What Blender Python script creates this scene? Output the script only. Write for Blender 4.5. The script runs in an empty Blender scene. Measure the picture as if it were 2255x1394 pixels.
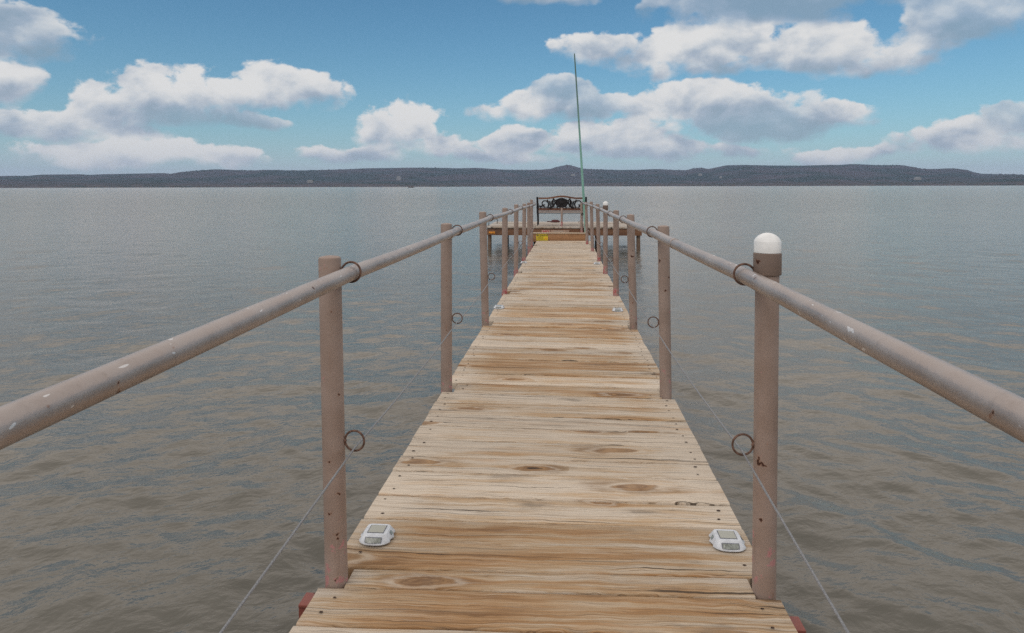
import bpy, bmesh, math, random
import numpy as np
from mathutils import Vector, Matrix

random.seed(7)
rng = np.random.default_rng(11)
scene = bpy.context.scene
COL = scene.collection
PI = math.pi

# ------------------------------------------------------------------ survey of the place
# World axes: +Y runs along the walkway towards the platform, water level is z = 0.
F = 1450.0                       # focal length in photo pixels (photo is 2255 wide)
CX, YH = 1127.5, 409.5           # optical axis in the photo
HC = 1.47                        # eye height above the water
YAW = math.atan(118.5 / F)
ROLL = -0.0024
RCAM = Matrix.Rotation(YAW, 3, 'Z') @ Matrix.Rotation(PI / 2, 3, 'X') @ Matrix.Rotation(ROLL, 3, 'Z')
ZD0, SLOPE = HC - 1.05, 0.01345  # walkway surface: z = ZD0 - SLOPE * y


def zdeck(y):
    return ZD0 - SLOPE * y


def ray(px, py):
    return RCAM @ Vector(((px - CX) / F, -(py - YH) / F, -1.0))


def on_y(px, py, Y):
    d = ray(px, py)
    return Vector((0, 0, HC)) + d * (Y / d.y)


def on_x(px, py, X):
    d = ray(px, py)
    return Vector((0, 0, HC)) + d * (X / d.x)


def on_deck(px, py):
    d = ray(px, py)
    t = (HC - ZD0) / (-d.z - SLOPE * d.y)
    return Vector((0, 0, HC)) + d * t


# ------------------------------------------------------------------ object helpers
def tag(o, label=None, cat=None, group=None, kind=None):
    if label: o['label'] = label
    if cat: o['category'] = cat
    if group: o['group'] = group
    if kind: o['kind'] = kind
    return o


def thing(name, label, cat, loc=(0, 0, 0), rotz=0.0, group=None):
    o = bpy.data.objects.new(name, None)
    o.empty_display_size = 0.1
    o.location = loc
    o.rotation_euler = (0, 0, rotz)
    COL.objects.link(o)
    return tag(o, label, cat, group)


class MB:
    """collects geometry for one mesh object"""
    def __init__(s):
        s.v, s.f, s.m = [], [], []

    def add(s, vs, fs, mi=0):
        b = len(s.v)
        s.v += [tuple(v) for v in vs]
        s.f += [tuple(b + i for i in f) for f in fs]
        s.m += [mi] * len(fs)

    def box(s, x0, x1, y0, y1, z0, z1, bev=0.0, mi=0):
        if bev <= 0:
            vs = [(x, y, z) for z in (z0, z1) for y in (y0, y1) for x in (x0, x1)]
            s.add(vs, [(0, 2, 3, 1), (4, 5, 7, 6), (0, 1, 5, 4), (2, 6, 7, 3), (0, 4, 6, 2), (1, 3, 7, 5)], mi)
            return
        bm = bmesh.new()
        bmesh.ops.create_cube(bm, size=1)
        for v in bm.verts:
            v.co = Vector(((x0 + x1) / 2 + v.co.x * (x1 - x0), (y0 + y1) / 2 + v.co.y * (y1 - y0), (z0 + z1) / 2 + v.co.z * (z1 - z0)))
        bmesh.ops.bevel(bm, geom=list(bm.edges), offset=bev, segments=2, profile=0.6, affect='EDGES')
        bm.verts.index_update()
        s.add([v.co[:] for v in bm.verts], [[v.index for v in f.verts] for f in bm.faces], mi)
        bm.free()

    def tube(s, path, rad, seg=12, mi=0, caps=True, closed=False):
        path = [Vector(p) for p in path]
        n = len(path)
        rads = rad if isinstance(rad, (list, tuple)) else [rad] * n
        vs, fs = [], []
        up = None
        for i, p in enumerate(path):
            if closed:
                t = (path[(i + 1) % n] - path[i - 1]).normalized()
            else:
                t = (path[min(i + 1, n - 1)] - path[max(i - 1, 0)]).normalized()
            if up is None:
                up = Vector((0, 0, 1)) if abs(t.z) < 0.9 else Vector((0, 1, 0))
            a = t.cross(up).normalized()
            b = a.cross(t).normalized()
            up = b
            for k in range(seg):
                w = 2 * PI * k / seg
                vs.append(p + (a * math.cos(w) + b * math.sin(w)) * rads[i])
        for i in range(n if closed else n - 1):
            j = (i + 1) % n
            for k in range(seg):
                l = (k + 1) % seg
                fs.append((i * seg + k, i * seg + l, j * seg + l, j * seg + k))
        if caps and not closed:
            fs.append(tuple(range(seg))[::-1])
            fs.append(tuple((n - 1) * seg + k for k in range(seg)))
        s.add(vs, fs, mi)

    def lathe(s, prof, seg=28, c=(0, 0, 0), mi=0, shear=(0, 0)):
        """prof: (radius, z) from bottom to top; shear leans it"""
        vs, fs = [], []
        for r, z in prof:
            for k in range(seg):
                w = 2 * PI * k / seg
                vs.append((c[0] + r * math.cos(w) + shear[0] * z, c[1] + r * math.sin(w) + shear[1] * z, c[2] + z))
        n = len(prof)
        for i in range(n - 1):
            for k in range(seg):
                l = (k + 1) % seg
                fs.append((i * seg + k, i * seg + l, (i + 1) * seg + l, (i + 1) * seg + k))
        fs.append(tuple(range(seg))[::-1])
        fs.append(tuple((n - 1) * seg + k for k in range(seg)))
        s.add(vs, fs, mi)

    def torus(s, c, R, r, axis='Y', seg=40, sub=10, mi=0, sx=1.0):
        pts = []
        for k in range(seg):
            w = 2 * PI * k / seg
            if axis == 'Y':
                pts.append(Vector((c[0] + R * sx * math.cos(w), c[1], c[2] + R * math.sin(w))))
            else:
                pts.append(Vector((c[0] + R * math.cos(w), c[1] + R * math.sin(w), c[2])))
        s.tube(pts, r, sub, mi, closed=True)

    def prism(s, pts, y0, y1, mi=0):
        """polygon in X,Z extruded along Y"""
        n = len(pts)
        vs = [(p[0], y0, p[1]) for p in pts] + [(p[0], y1, p[1]) for p in pts]
        fs = [tuple(range(n)), tuple(range(2 * n - 1, n - 1, -1))]
        for i in range(n):
            j = (i + 1) % n
            fs.append((i, n + i, n + j, j))
        s.add(vs, fs, mi)

    def build(s, name, mats, parent=None, smooth=35, loc=None):
        me = bpy.data.meshes.new(name)
        me.from_pydata(s.v, [], s.f)
        mats = mats if isinstance(mats, (list, tuple)) else [mats]
        for m in mats: me.materials.append(m)
        if len(mats) > 1: me.polygons.foreach_set('material_index', s.m)
        bm = bmesh.new(); bm.from_mesh(me)
        bmesh.ops.recalc_face_normals(bm, faces=bm.faces)
        bm.to_mesh(me); bm.free()
        if smooth:
            me.polygons.foreach_set('use_smooth', [True] * len(me.polygons))
            me.set_sharp_from_angle(angle=math.radians(smooth))
        me.update()
        o = bpy.data.objects.new(name, me)
        COL.objects.link(o)
        if parent: o.parent = parent
        if loc is not None: o.location = loc
        return o


def text_mesh(body, size, depth=0.002, bold=True):
    c = bpy.data.curves.new('letters', 'FONT')
    c.body = body; c.size = size; c.extrude = depth / 2
    c.align_x = 'CENTER'; c.align_y = 'CENTER'
    if bold: c.offset = size * 0.025
    o = bpy.data.objects.new('letters', c)
    COL.objects.link(o)
    dg = bpy.context.evaluated_depsgraph_get()
    me = bpy.data.meshes.new_from_object(o.evaluated_get(dg))
    bpy.data.objects.remove(o)
    bpy.data.curves.remove(c)
    return me


def letters(body, size, mat, parent, loc, sx=1.0, name='lettering'):
    me = text_mesh(body, size)
    me.name = name
    me.materials.clear(); me.materials.append(mat)
    o = bpy.data.objects.new(name, me)
    COL.objects.link(o)
    o.parent = parent
    o.location = loc
    o.rotation_euler = (PI / 2, 0, 0)
    o.scale = (sx, 1, 1)
    return o


# ------------------------------------------------------------------ node helpers
class NT:
    def __init__(s, tree):
        s.t = tree
        s.n = tree.nodes
        s.l = tree.links

    def new(s, kind, **kw):
        n = s.n.new(kind)
        for k, v in kw.items(): setattr(n, k, v)
        return n

    def put(s, sock, v):
        if isinstance(v, bpy.types.NodeSocket): s.l.new(v, sock)
        else: sock.default_value = v

    def m(s, op, a, b=None, c=None, clamp=False):
        n = s.new('ShaderNodeMath', operation=op, use_clamp=clamp)
        for i, v in enumerate((a, b, c)):
            if v is not None: s.put(n.inputs[i], v)
        return n.outputs[0]

    def v(s, op, a, b=None, c=None, scale=None):
        n = s.new('ShaderNodeVectorMath', operation=op)
        for i, v in enumerate((a, b, c)):
            if v is not None: s.put(n.inputs[i], v)
        if scale is not None: s.put(n.inputs['Scale'], scale)
        return n.outputs['Value'] if op in ('DOT_PRODUCT', 'LENGTH', 'DISTANCE') else n.outputs['Vector']

    def xyz(s, x, y, z=0.0):
        n = s.new('ShaderNodeCombineXYZ')
        for i, v in enumerate((x, y, z)): s.put(n.inputs[i], v)
        return n.outputs[0]

    def sep(s, v):
        n = s.new('ShaderNodeSeparateXYZ')
        s.put(n.inputs[0], v)
        return n.outputs

    def noise(s, vec, scale, detail=4, rough=0.5, dist=0.0, out='Fac', dim='3D'):
        n = s.new('ShaderNodeTexNoise', noise_dimensions=dim)
        s.put(n.inputs['Vector'], vec)
        n.inputs['Scale'].default_value = scale
        n.inputs['Detail'].default_value = detail
        n.inputs['Roughness'].default_value = rough
        n.inputs['Distortion'].default_value = dist
        return n.outputs[out]

    def smooth(s, x, a, b, lo=0.0, hi=1.0):
        n = s.new('ShaderNodeMapRange', interpolation_type='SMOOTHSTEP')
        s.put(n.inputs[0], x)
        n.inputs[1].default_value = a; n.inputs[2].default_value = b
        n.inputs[3].default_value = lo; n.inputs[4].default_value = hi
        return n.outputs[0]

    def mix(s, f, a, b, mode='MIX'):
        n = s.new('ShaderNodeMix', data_type='RGBA', blend_type=mode)
        s.put(n.inputs[0], f)
        for i, v in ((6, a), (7, b)):
            if isinstance(v, (tuple, list)) and len(v) == 3: v = (*v, 1)
            s.put(n.inputs[i], v)
        return n.outputs[2]

    def ramp(s, f, stops):
        n = s.new('ShaderNodeValToRGB')
        el = n.color_ramp.elements
        while len(el) < len(stops): el.new(0.5)
        for e, (p, c) in zip(el, stops):
            e.position = p; e.color = (*c, 1)
        s.put(n.inputs[0], f)
        return n.outputs[0]

    def bump(s, h, strength, dist):
        n = s.new('ShaderNodeBump')
        n.inputs['Strength'].default_value = strength
        n.inputs['Distance'].default_value = dist
        s.put(n.inputs['Height'], h)
        return n.outputs[0]


def material(name):
    m = bpy.data.materials.new(name)
    m.use_nodes = True
    t = NT(m.node_tree)
    bs = m.node_tree.nodes['Principled BSDF']
    return m, t, bs


def objco(t):
    return t.new('ShaderNodeTexCoord').outputs['Object']


# ------------------------------------------------------------------ materials
def mat_paint(name, base, alt, rust=0.6, pink=0.0, top=None, rough=0.55, spots=0.0, scale=1.0, metal=0.0):
    """weathered painted steel: mottled coat, rust pits, pink primer showing low down, white droppings"""
    m, t, bs = material(name)
    co = objco(t)
    info = t.new('ShaderNodeObjectInfo')
    off = t.v('ADD', co, t.v('SCALE', (13.1, 7.7, 3.3), scale=info.outputs['Random']))
    big = t.noise(off, 7 * scale, 5, 0.6)
    c = t.mix(t.smooth(big, 0.3, 0.7), base, alt)
    streak = t.noise(t.v('MULTIPLY', off, (60, 60, 6)), 1.0 * scale, 3, 0.55)
    c = t.mix(t.smooth(streak, 0.55, 0.85, 0, 0.35), c, (base[0] * 0.62, base[1] * 0.58, base[2] * 0.55))
    fine = t.noise(off, 160 * scale, 3, 0.6)
    c = t.mix(t.smooth(fine, 0.62, 0.80, 0, 0.45), c, (base[0] * 1.35, base[1] * 1.35, base[2] * 1.35))
    hgt = t.m('ADD', t.m('MULTIPLY', big, 0.6), t.m('MULTIPLY', fine, 0.4))
    if rust:
        pit = t.noise(off, 36 * scale, 2, 0.5)
        halo = t.smooth(pit, 0.70 - 0.05 * rust, 0.76, 0, 0.75)
        c = t.mix(halo, c, (0.22, 0.085, 0.035))
        core = t.smooth(pit, 0.745 - 0.045 * rust, 0.755 - 0.03 * rust)
        c = t.mix(core, c, (0.05, 0.018, 0.01))
        # thin rust runs below pits
        run = t.smooth(t.noise(t.v('MULTIPLY', off, (38, 38, 2.2)), 1.0, 2, 0.5), 0.64, 0.78, 0, 0.5 * rust)
        c = t.mix(run, c, (0.24, 0.12, 0.065))
    if pink:
        z = t.sep(co)[2]
        patch = t.noise(off, 30, 4, 0.65)
        reach = t.m('MULTIPLY_ADD', info.outputs['Random'], 0.12, 0.10)
        low = t.m('ADD', t.m('MULTIPLY', t.smooth(t.m('DIVIDE', z, reach), 0.0, 1.6, 1.0, -0.6), 0.17 * pink), patch)
        c = t.mix(t.smooth(low, 0.63, 0.68, 0, 0.85), c, (0.40, 0.19, 0.19))
        c = t.mix(t.smooth(t.m('ADD', low, t.m('MULTIPLY', fine, 0.12)), 0.80, 0.84, 0, 0.85), c, (0.34, 0.06, 0.06))
    if spots:
        d = t.noise(t.v('MULTIPLY', off, (1, 0.45, 1)), 80, 1, 0.4)
        c = t.mix(t.smooth(d, 0.735 - 0.03 * spots, 0.75, 0, 0.9), c, (0.62, 0.60, 0.60))
    t.put(bs.inputs['Base Color'], c)
    t.put(bs.inputs['Roughness'], t.smooth(big, 0.2, 0.8, rough - 0.1, rough + 0.12))
    bs.inputs['Specular IOR Level'].default_value = 0.4
    bs.inputs['Metallic'].default_value = metal
    t.put(bs.inputs['Normal'], t.bump(hgt, 0.35, 0.003))
    return m


def mat_plain(name, c, rough=0.5, metal=0.0, var=0.25, scale=40, bump=0.0, spec=0.5):
    m, t, bs = material(name)
    n = t.noise(objco(t), scale, 4, 0.6)
    d = tuple(x * (1 - var) for x in c); e = tuple(min(1, x * (1 + var * 0.6)) for x in c)
    t.put(bs.inputs['Base Color'], t.mix(t.smooth(n, 0.3, 0.7), d, e))
    bs.inputs['Roughness'].default_value = rough
    bs.inputs['Metallic'].default_value = metal
    bs.inputs['Specular IOR Level'].default_value = spec
    if bump: t.put(bs.inputs['Normal'], t.bump(n, bump, 0.004))
    return m


def mat_boards(name, pale, sand, tan, dark):
    """sun-bleached softwood decking; attributes bc = (along, across, seed), bt = (tone, distance to the board's end, brightness)"""
    m, t, bs = material(name)
    a = t.new('ShaderNodeAttribute', attribute_name='bc').outputs['Vector']
    b = t.new('ShaderNodeAttribute', attribute_name='bt').outputs['Vector']
    x, y, seed = t.sep(a)
    tone, endd, bright = t.sep(b)
    # knots: the grain flows round them like water round a pier
    kx = t.m('MULTIPLY_ADD', x, 2.0, t.m('MULTIPLY', seed, 37.1))
    ky = t.m('MULTIPLY_ADD', y, 6.0, t.m('MULTIPLY', seed, 11.3))
    vo = t.new('ShaderNodeTexVoronoi', voronoi_dimensions='2D', feature='F1')
    wob = t.noise(t.xyz(kx, ky, seed), 2.6, 3, 0.55, out='Color')
    kv = t.v('ADD', t.xyz(kx, ky, 0), t.v('SCALE', t.v('SUBTRACT', wob, (0.5, 0.5, 0.5)), scale=0.24))
    t.put(vo.inputs['Vector'], kv)
    vo.inputs['Scale'].default_value = 1.0
    vo.inputs['Randomness'].default_value = 0.9
    dx, dy, _ = t.sep(t.v('SUBTRACT', kv, vo.outputs['Position']))
    cr, cg, cb = t.sep(vo.outputs['Color'])
    r2 = t.m('ADD', t.m('MULTIPLY', dx, dx), t.m('MULTIPLY', dy, dy))
    has = t.smooth(cr, 0.68, 0.74)
    R2 = t.m('MULTIPLY', has, t.m('MULTIPLY_ADD', cg, 0.030, 0.004))
    fall = t.smooth(r2, 0.02, 0.30, 1.0, 0.0)
    defl = t.m('MULTIPLY', t.m('DIVIDE', t.m('MULTIPLY', dy, R2), t.m('MAXIMUM', r2, t.m('MAXIMUM', R2, 0.0005))), fall)
    yy = t.m('SUBTRACT', t.sep(kv)[1], defl)
    rr = t.m('SQRT', t.m('DIVIDE', r2, t.m('MAXIMUM', R2, 0.0005)))
    rr = t.m('ADD', rr, t.m('MULTIPLY', t.m('SUBTRACT', t.noise(t.xyz(kx, t.m('MULTIPLY', ky, 1.6), seed), 5.0, 4, 0.65), 0.5), 1.3))     # 1 at the knot's rim
    inside = t.m('MULTIPLY', has, t.smooth(rr, 0.75, 1.15, 1.0, 0.0))
    halo = t.m('MULTIPLY', has, t.smooth(rr, 0.9, 3.0, 1.0, 0.0))
    # grain
    g1 = t.noise(t.xyz(t.m('MULTIPLY', x, 0.9), t.m('MULTIPLY', yy, 10.0), seed), 1.0, 7, 0.70)
    g2 = t.noise(t.xyz(t.m('MULTIPLY', x, 2.2), t.m('MULTIPLY', yy, 36.0), seed), 1.0, 4, 0.68)
    crk = t.noise(t.xyz(t.m('MULTIPLY', x, 1.1), t.m('MULTIPLY', yy, 22.0), t.m('ADD', seed, 9.0)), 1.0, 2, 0.45)
    lay = t.noise(t.xyz(t.m('MULTIPLY', x, 1.6), t.m('MULTIPLY', yy, 2.2), t.m('ADD', seed, 4.0)), 1.0, 5, 0.65)
    blot = t.noise(t.xyz(t.m('MULTIPLY', x, 3.2), t.m('MULTIPLY', y, 9.0), t.m('ADD', seed, 2.0)), 1.0, 4, 0.6)
    g3 = t.noise(t.xyz(t.m('MULTIPLY', x, 3.0), t.m('MULTIPLY', yy, 95.0), t.m('ADD', seed, 6.0)), 1.0, 3, 0.65)
    k = t.m('ADD', t.m('MULTIPLY_ADD', t.m('SUBTRACT', lay, 0.5), 1.7, tone), t.m('MULTIPLY', t.m('SUBTRACT', g1, 0.5), 1.25))
    k = t.m('ADD', k, t.m('MULTIPLY', t.m('SUBTRACT', g3, 0.5), 0.7))
    k = t.m('ADD', k, t.m('MULTIPLY', halo, 0.30))
    k = t.m('SUBTRACT', k, t.smooth(t.m('ADD', endd, t.m('MULTIPLY', t.m('SUBTRACT', g1, 0.5), 0.2)), 0.0, 0.22, 0.30, 0.0))
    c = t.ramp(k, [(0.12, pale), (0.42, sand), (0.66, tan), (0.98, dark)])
    c = t.mix(t.smooth(g2, 0.50, 0.72, 0, 0.60), c, (0.20, 0.135, 0.085))
    c = t.mix(t.smooth(g2, 0.30, 0.46, 0.60, 0), c, pale)
    c = t.mix(t.smooth(g3, 0.53, 0.68, 0, 0.65), c, (0.13, 0.09, 0.06))
    warm = t.noise(t.xyz(t.m('MULTIPLY', x, 1.3), t.m('MULTIPLY', yy, 3.0), t.m('ADD', seed, 14.0)), 1.0, 6, 0.7)
    c = t.mix(t.smooth(warm, 0.54, 0.70, 0, 0.42), c, (0.42, 0.215, 0.075))
    c = t.mix(t.smooth(warm, 0.30, 0.44, 0.5, 0), c, (0.57, 0.51, 0.44))
    # grey weather stains
    c = t.mix(t.smooth(blot, 0.57, 0.74, 0, 0.65), c, (0.165, 0.130, 0.100))
    c = t.mix(t.m('MULTIPLY', halo, t.smooth(blot, 0.42, 0.62, 0, 0.8)), c, (0.17, 0.095, 0.045))
    # knots
    ring = t.noise(t.xyz(t.m('MULTIPLY', rr, 3.2), t.m('MULTIPLY', dx, 6.0), seed), 1.0, 3, 0.6)
    c = t.mix(t.m('MULTIPLY', inside, 0.78), c, t.mix(t.smooth(ring, 0.38, 0.62), (0.17, 0.088, 0.042), (0.33, 0.19, 0.09)))
    rim = t.m('MULTIPLY', has, t.m('MULTIPLY', t.smooth(rr, 0.95, 1.2), t.smooth(rr, 1.2, 1.7, 1, 0)))
    c = t.mix(t.m('MULTIPLY', rim, 0.5), c, pale)
    core = t.m('MULTIPLY', t.smooth(cb, 0.8, 0.85), t.m('MULTIPLY', has, t.smooth(rr, 0.2, 0.4, 1, 0)))
    c = t.mix(core, c, (0.02, 0.012, 0.008))
    # checks: hairline splits along the grain
    split = t.smooth(crk, 0.648, 0.685)
    c = t.mix(t.m('MULTIPLY', split, 0.85), c, (0.045, 0.03, 0.02))
    hs = t.v('SCALE', c, scale=bright)
    t.put(bs.inputs['Base Color'], hs)
    bs.inputs['Roughness'].default_value = 0.78
    bs.inputs['Specular IOR Level'].default_value = 0.3
    h = t.m('ADD', t.m('ADD', t.m('MULTIPLY', g2, 0.6), t.m('MULTIPLY', g3, 0.35)), t.m('MULTIPLY', g1, 0.5))
    h = t.m('SUBTRACT', h, t.m('MULTIPLY', split, 0.9))
    t.put(bs.inputs['Normal'], t.bump(h, 0.6, 0.004))
    return m


def mat_timber(name, a, b, dark):
    """stained beam, grain along X"""
    m, t, bs = material(name)
    co = objco(t)
    x, y, z = t.sep(co)
    g = t.noise(t.xyz(t.m('MULTIPLY', x, 1.4), t.m('MULTIPLY', y, 26.0), t.m('MULTIPLY', z, 26.0)), 1.0, 5, 0.65)
    l = t.noise(co, 3.5, 4, 0.6)
    c = t.mix(t.smooth(g, 0.3, 0.72), a, b)
    c = t.mix(t.smooth(l, 0.5, 0.75, 0, 0.75), c, dark)
    t.put(bs.inputs['Base Color'], c)
    bs.inputs['Roughness'].default_value = 0.65
    t.put(bs.inputs['Normal'], t.bump(g, 0.5, 0.004))
    return m


M_POST = mat_paint('taupe_paint', (0.255, 0.183, 0.150), (0.315, 0.238, 0.205), rust=1.0, pink=0.45)
M_POST_CLEAN = mat_paint('taupe_paint_clean', (0.245, 0.178, 0.148), (0.305, 0.232, 0.200), rust=0.25, pink=1.25)
M_POST_MID = mat_paint('taupe_paint_scuffed', (0.245, 0.180, 0.150), (0.305, 0.235, 0.203), rust=0.3, pink=0.35)
M_RAIL = mat_paint('rail_paint', (0.305, 0.248, 0.222), (0.385, 0.338, 0.318), rust=0.12, spots=0.25, rough=0.38, metal=0.55)
M_COLLAR = mat_paint('collar_paint', (0.170, 0.120, 0.098), (0.21, 0.155, 0.13), rust=0.6)
M_RUST = mat_plain('rusty_iron', (0.150, 0.085, 0.062), 0.8, 0.25, 0.5, 90, 0.6)
M_CHANNEL = mat_paint('red_oxide', (0.20, 0.055, 0.04), (0.28, 0.09, 0.07), rust=1.0, scale=1.6)
M_CABLE = mat_plain('galvanised_cable', (0.24, 0.24, 0.25), 0.5, 0.3, 0.3, 300, 0.3)
M_WHITE = mat_plain('white_plastic', (0.55, 0.57, 0.61), 0.42, 0, 0.16, 45)
M_WHITE_CAP = mat_plain('white_cap', (0.73, 0.73, 0.73), 0.4, 0, 0.09, 28)
M_PANEL = mat_plain('solar_cell', (0.30, 0.30, 0.255), 0.16, 0, 0.15, 300)
M_LENS = mat_plain('cloudy_lens', (0.22, 0.235, 0.215), 0.18, 0, 0.35, 160)
M_SEAM = mat_plain('dark_seam', (0.10, 0.105, 0.14), 0.6, 0, 0.2)
M_DECK = mat_boards('bleached_decking', (0.56, 0.475, 0.385), (0.47, 0.335, 0.210), (0.40, 0.225, 0.103), (0.22, 0.110, 0.045))
M_PDECK = mat_boards('platform_decking', (0.50, 0.46, 0.42), (0.44, 0.38, 0.32), (0.34, 0.26, 0.20), (0.22, 0.15, 0.10))
M_NAIL = mat_plain('rusted_nail', (0.045, 0.022, 0.014), 0.8, 0.2, 0.5, 200)
M_BEAM = mat_timber('stained_beam', (0.13, 0.055, 0.028), (0.23, 0.115, 0.058), (0.07, 0.035, 0.022))
M_STEP = mat_timber('step_timber', (0.27, 0.13, 0.055), (0.36, 0.20, 0.10), (0.16, 0.07, 0.03))
M_TREAD = mat_timber('pale_tread', (0.46, 0.36, 0.27), (0.55, 0.45, 0.35), (0.34, 0.24, 0.16))
M_PILE = mat_timber('old_pile', (0.12, 0.075, 0.05), (0.19, 0.13, 0.09), (0.05, 0.035, 0.025))
M_IRON = mat_plain('black_cast_iron', (0.014, 0.012, 0.014), 0.6, 0.0, 0.3, 60, 0.3, 0.25)
M_BENCHWOOD = mat_timber('bench_hardwood', (0.10, 0.038, 0.022), (0.20, 0.085, 0.042), (0.06, 0.025, 0.016))
M_SEAT = mat_timber('bleached_slat', (0.40, 0.35, 0.34), (0.50, 0.45, 0.43), (0.28, 0.23, 0.21))
M_YELLOW = mat_plain('sign_yellow', (0.66, 0.50, 0.02), 0.5, 0, 0.08, 20)
M_BLACK = mat_plain('sign_black', (0.03, 0.028, 0.02), 0.5, 0, 0.1)
M_ORANGE = mat_plain('reflector_orange', (0.70, 0.27, 0.03), 0.3, 0, 0.2, 50)
M_RED = mat_plain('sign_red', (0.42, 0.03, 0.04), 0.5, 0, 0.15)
M_SIGNPALE = mat_plain('faded_board', (0.36, 0.25, 0.19), 0.7, 0, 0.2, 14)
M_SIGNPINK = mat_plain('faded_pink_board', (0.50, 0.32, 0.27), 0.7, 0, 0.2, 14)
M_SIGNWHITE = mat_plain('faded_white', (0.55, 0.47, 0.40), 0.7, 0, 0.2, 60)
M_ROPE = mat_plain('dark_red_rope', (0.10, 0.03, 0.03), 0.9, 0, 0.4, 200, 0.6)


def mat_pole():
    m, t, bs = material('green_fibreglass')
    co = objco(t)
    z = t.sep(co)[2]
    n = t.noise(t.v('MULTIPLY', co, (30, 30, 2)), 1, 3, 0.6)
    c = t.mix(t.smooth(n, 0.3, 0.7), (0.16, 0.36, 0.30), (0.21, 0.42, 0.355))
    c = t.mix(t.smooth(t.m('ADD', z, t.m('MULTIPLY', n, 0.8)), 1.9, 4.1, 0, 0.8), c, (0.075, 0.125, 0.115))
    c = t.mix(t.smooth(z, 0.0, 0.55, 0.65, 0.0), c, (0.36, 0.44, 0.41))
    t.put(bs.inputs['Base Color'], c)
    bs.inputs['Roughness'].default_value = 0.45
    return m


M_POLE = mat_pole()

# ------------------------------------------------------------------ posts measured along the two railings
LEFT = [(732.5, 1292, 726, 566), (981, 862, 983, 493), (1068, 716, 1063, 467), (1110.5, 647, 1112, 458.5),
        (1135.8, 601, 1137, 450.5), (1153.4, 574, 1154.6, 449), (1165.2, 554, 1164, 446.5), (1170.4, 541, 1170.6, 440)]
LRING = [(775.5, 599), (1010, 507.2), (1081.8, 479.5), (1125.9, 466.4), (1149.3, 458.0), (1163.8, 454.2), (1171, 451.6), (1176.5, 449.6)]
LLOW = [(780, 970.5), (1006.5, 701), (1083, 609), (1123.6, 564), (1146.6, 535), (1162, 520), (1173, 507), (1178, 497)]
RIGHT = [(1690, 1317, 1690, 561), (1468, 878, 1461, 498), (1396, 725, 1388.5, 473), (1357, 652, 1356.7, 463.5),
         (1333.7, 603, 1333.4, 453), (1319.3, 575, 1316, 449.5), (1305, 553, 1302, 444.5), (1293.4, 538, 1290.5, 445.5)]
RRING = [(1634, 604), (1434.9, 510.5), (1370.7, 482.9), (1342.9, 470.7), (1321, 460.5), (1306, 454.5), (1294, 450.0), (1284.5, 447.2)]
RLOW = [(1637, 979), (1440, 709.5), (1374, 615), (1344.6, 571), (1323.4, 538.5), (1309.8, 521), (1297.5, 506), (1287.5, 496)]
R_POST = 0.0302

# ------------------------------------------------------------------ decking
YEND = on_deck(1232, 530.5).y
XL = on_deck(699, 1299).x
XR = on_deck(1719, 1321).x


def board_mesh(mb_attr, y0, y1, x0, x1, ztop, thick=0.038, tone=0.4, bright=1.0, seed=0.0, nseg=26, skew=(0.0, 0.0), wob=0.0018):
    """one plank as a loft along X with rounded arrises, wandering edges and a slight cup"""
    V, Fc, BC, BT = mb_attr
    b = len(V)
    r = 0.0055
    cup = random.uniform(-0.002, 0.0015)
    ph = [random.uniform(0, 6.28) for _ in range(6)]
    x0 += random.uniform(-0.003, 0.003); x1 += random.uniform(-0.003, 0.003)
    w = y1 - y0
    prof = [(0, -thick), (0, -r), (r * 0.3, -r * 0.3), (r, 0), (w * 0.3, cup * 0.7), (w * 0.5, cup), (w * 0.7, cup * 0.7), (w - r, 0), (w - r * 0.3, -r * 0.3), (w, -r), (w, -thick)]
    n = len(prof)
    for i in range(nseg + 1):
        u = i / nseg
        x = x0 + (x1 - x0) * u
        ea = wob * (math.sin(x * 5.3 + ph[0]) + 0.7 * math.sin(x * 13 + ph[1]))
        eb = wob * (math.sin(x * 4.7 + ph[2]) + 0.7 * math.sin(x * 15 + ph[3]))
        zz = 0.0012 * math.sin(x * 3 + ph[4])
        for (py, pz) in prof:
            f = py / w
            yv = y0 + py + ea * (1 - f) + eb * f + (skew[0] * (1 - f) + skew[1] * f) * (x - XL)
            V.append((x, yv, ztop(yv) + pz + zz))
            BC.append((x, py, seed))
            BT.append((tone, min(x - x0, x1 - x), bright))
    for i in range(nseg):
        for k in range(n):
            l = (k + 1) % n
            Fc.append((b + i * n + k, b + (i + 1) * n + k, b + (i + 1) * n + l, b + i * n + l))
    Fc.append(tuple(b + k for k in range(n)))
    Fc.append(tuple(b + nseg * n + k for k in range(n))[::-1])


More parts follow.
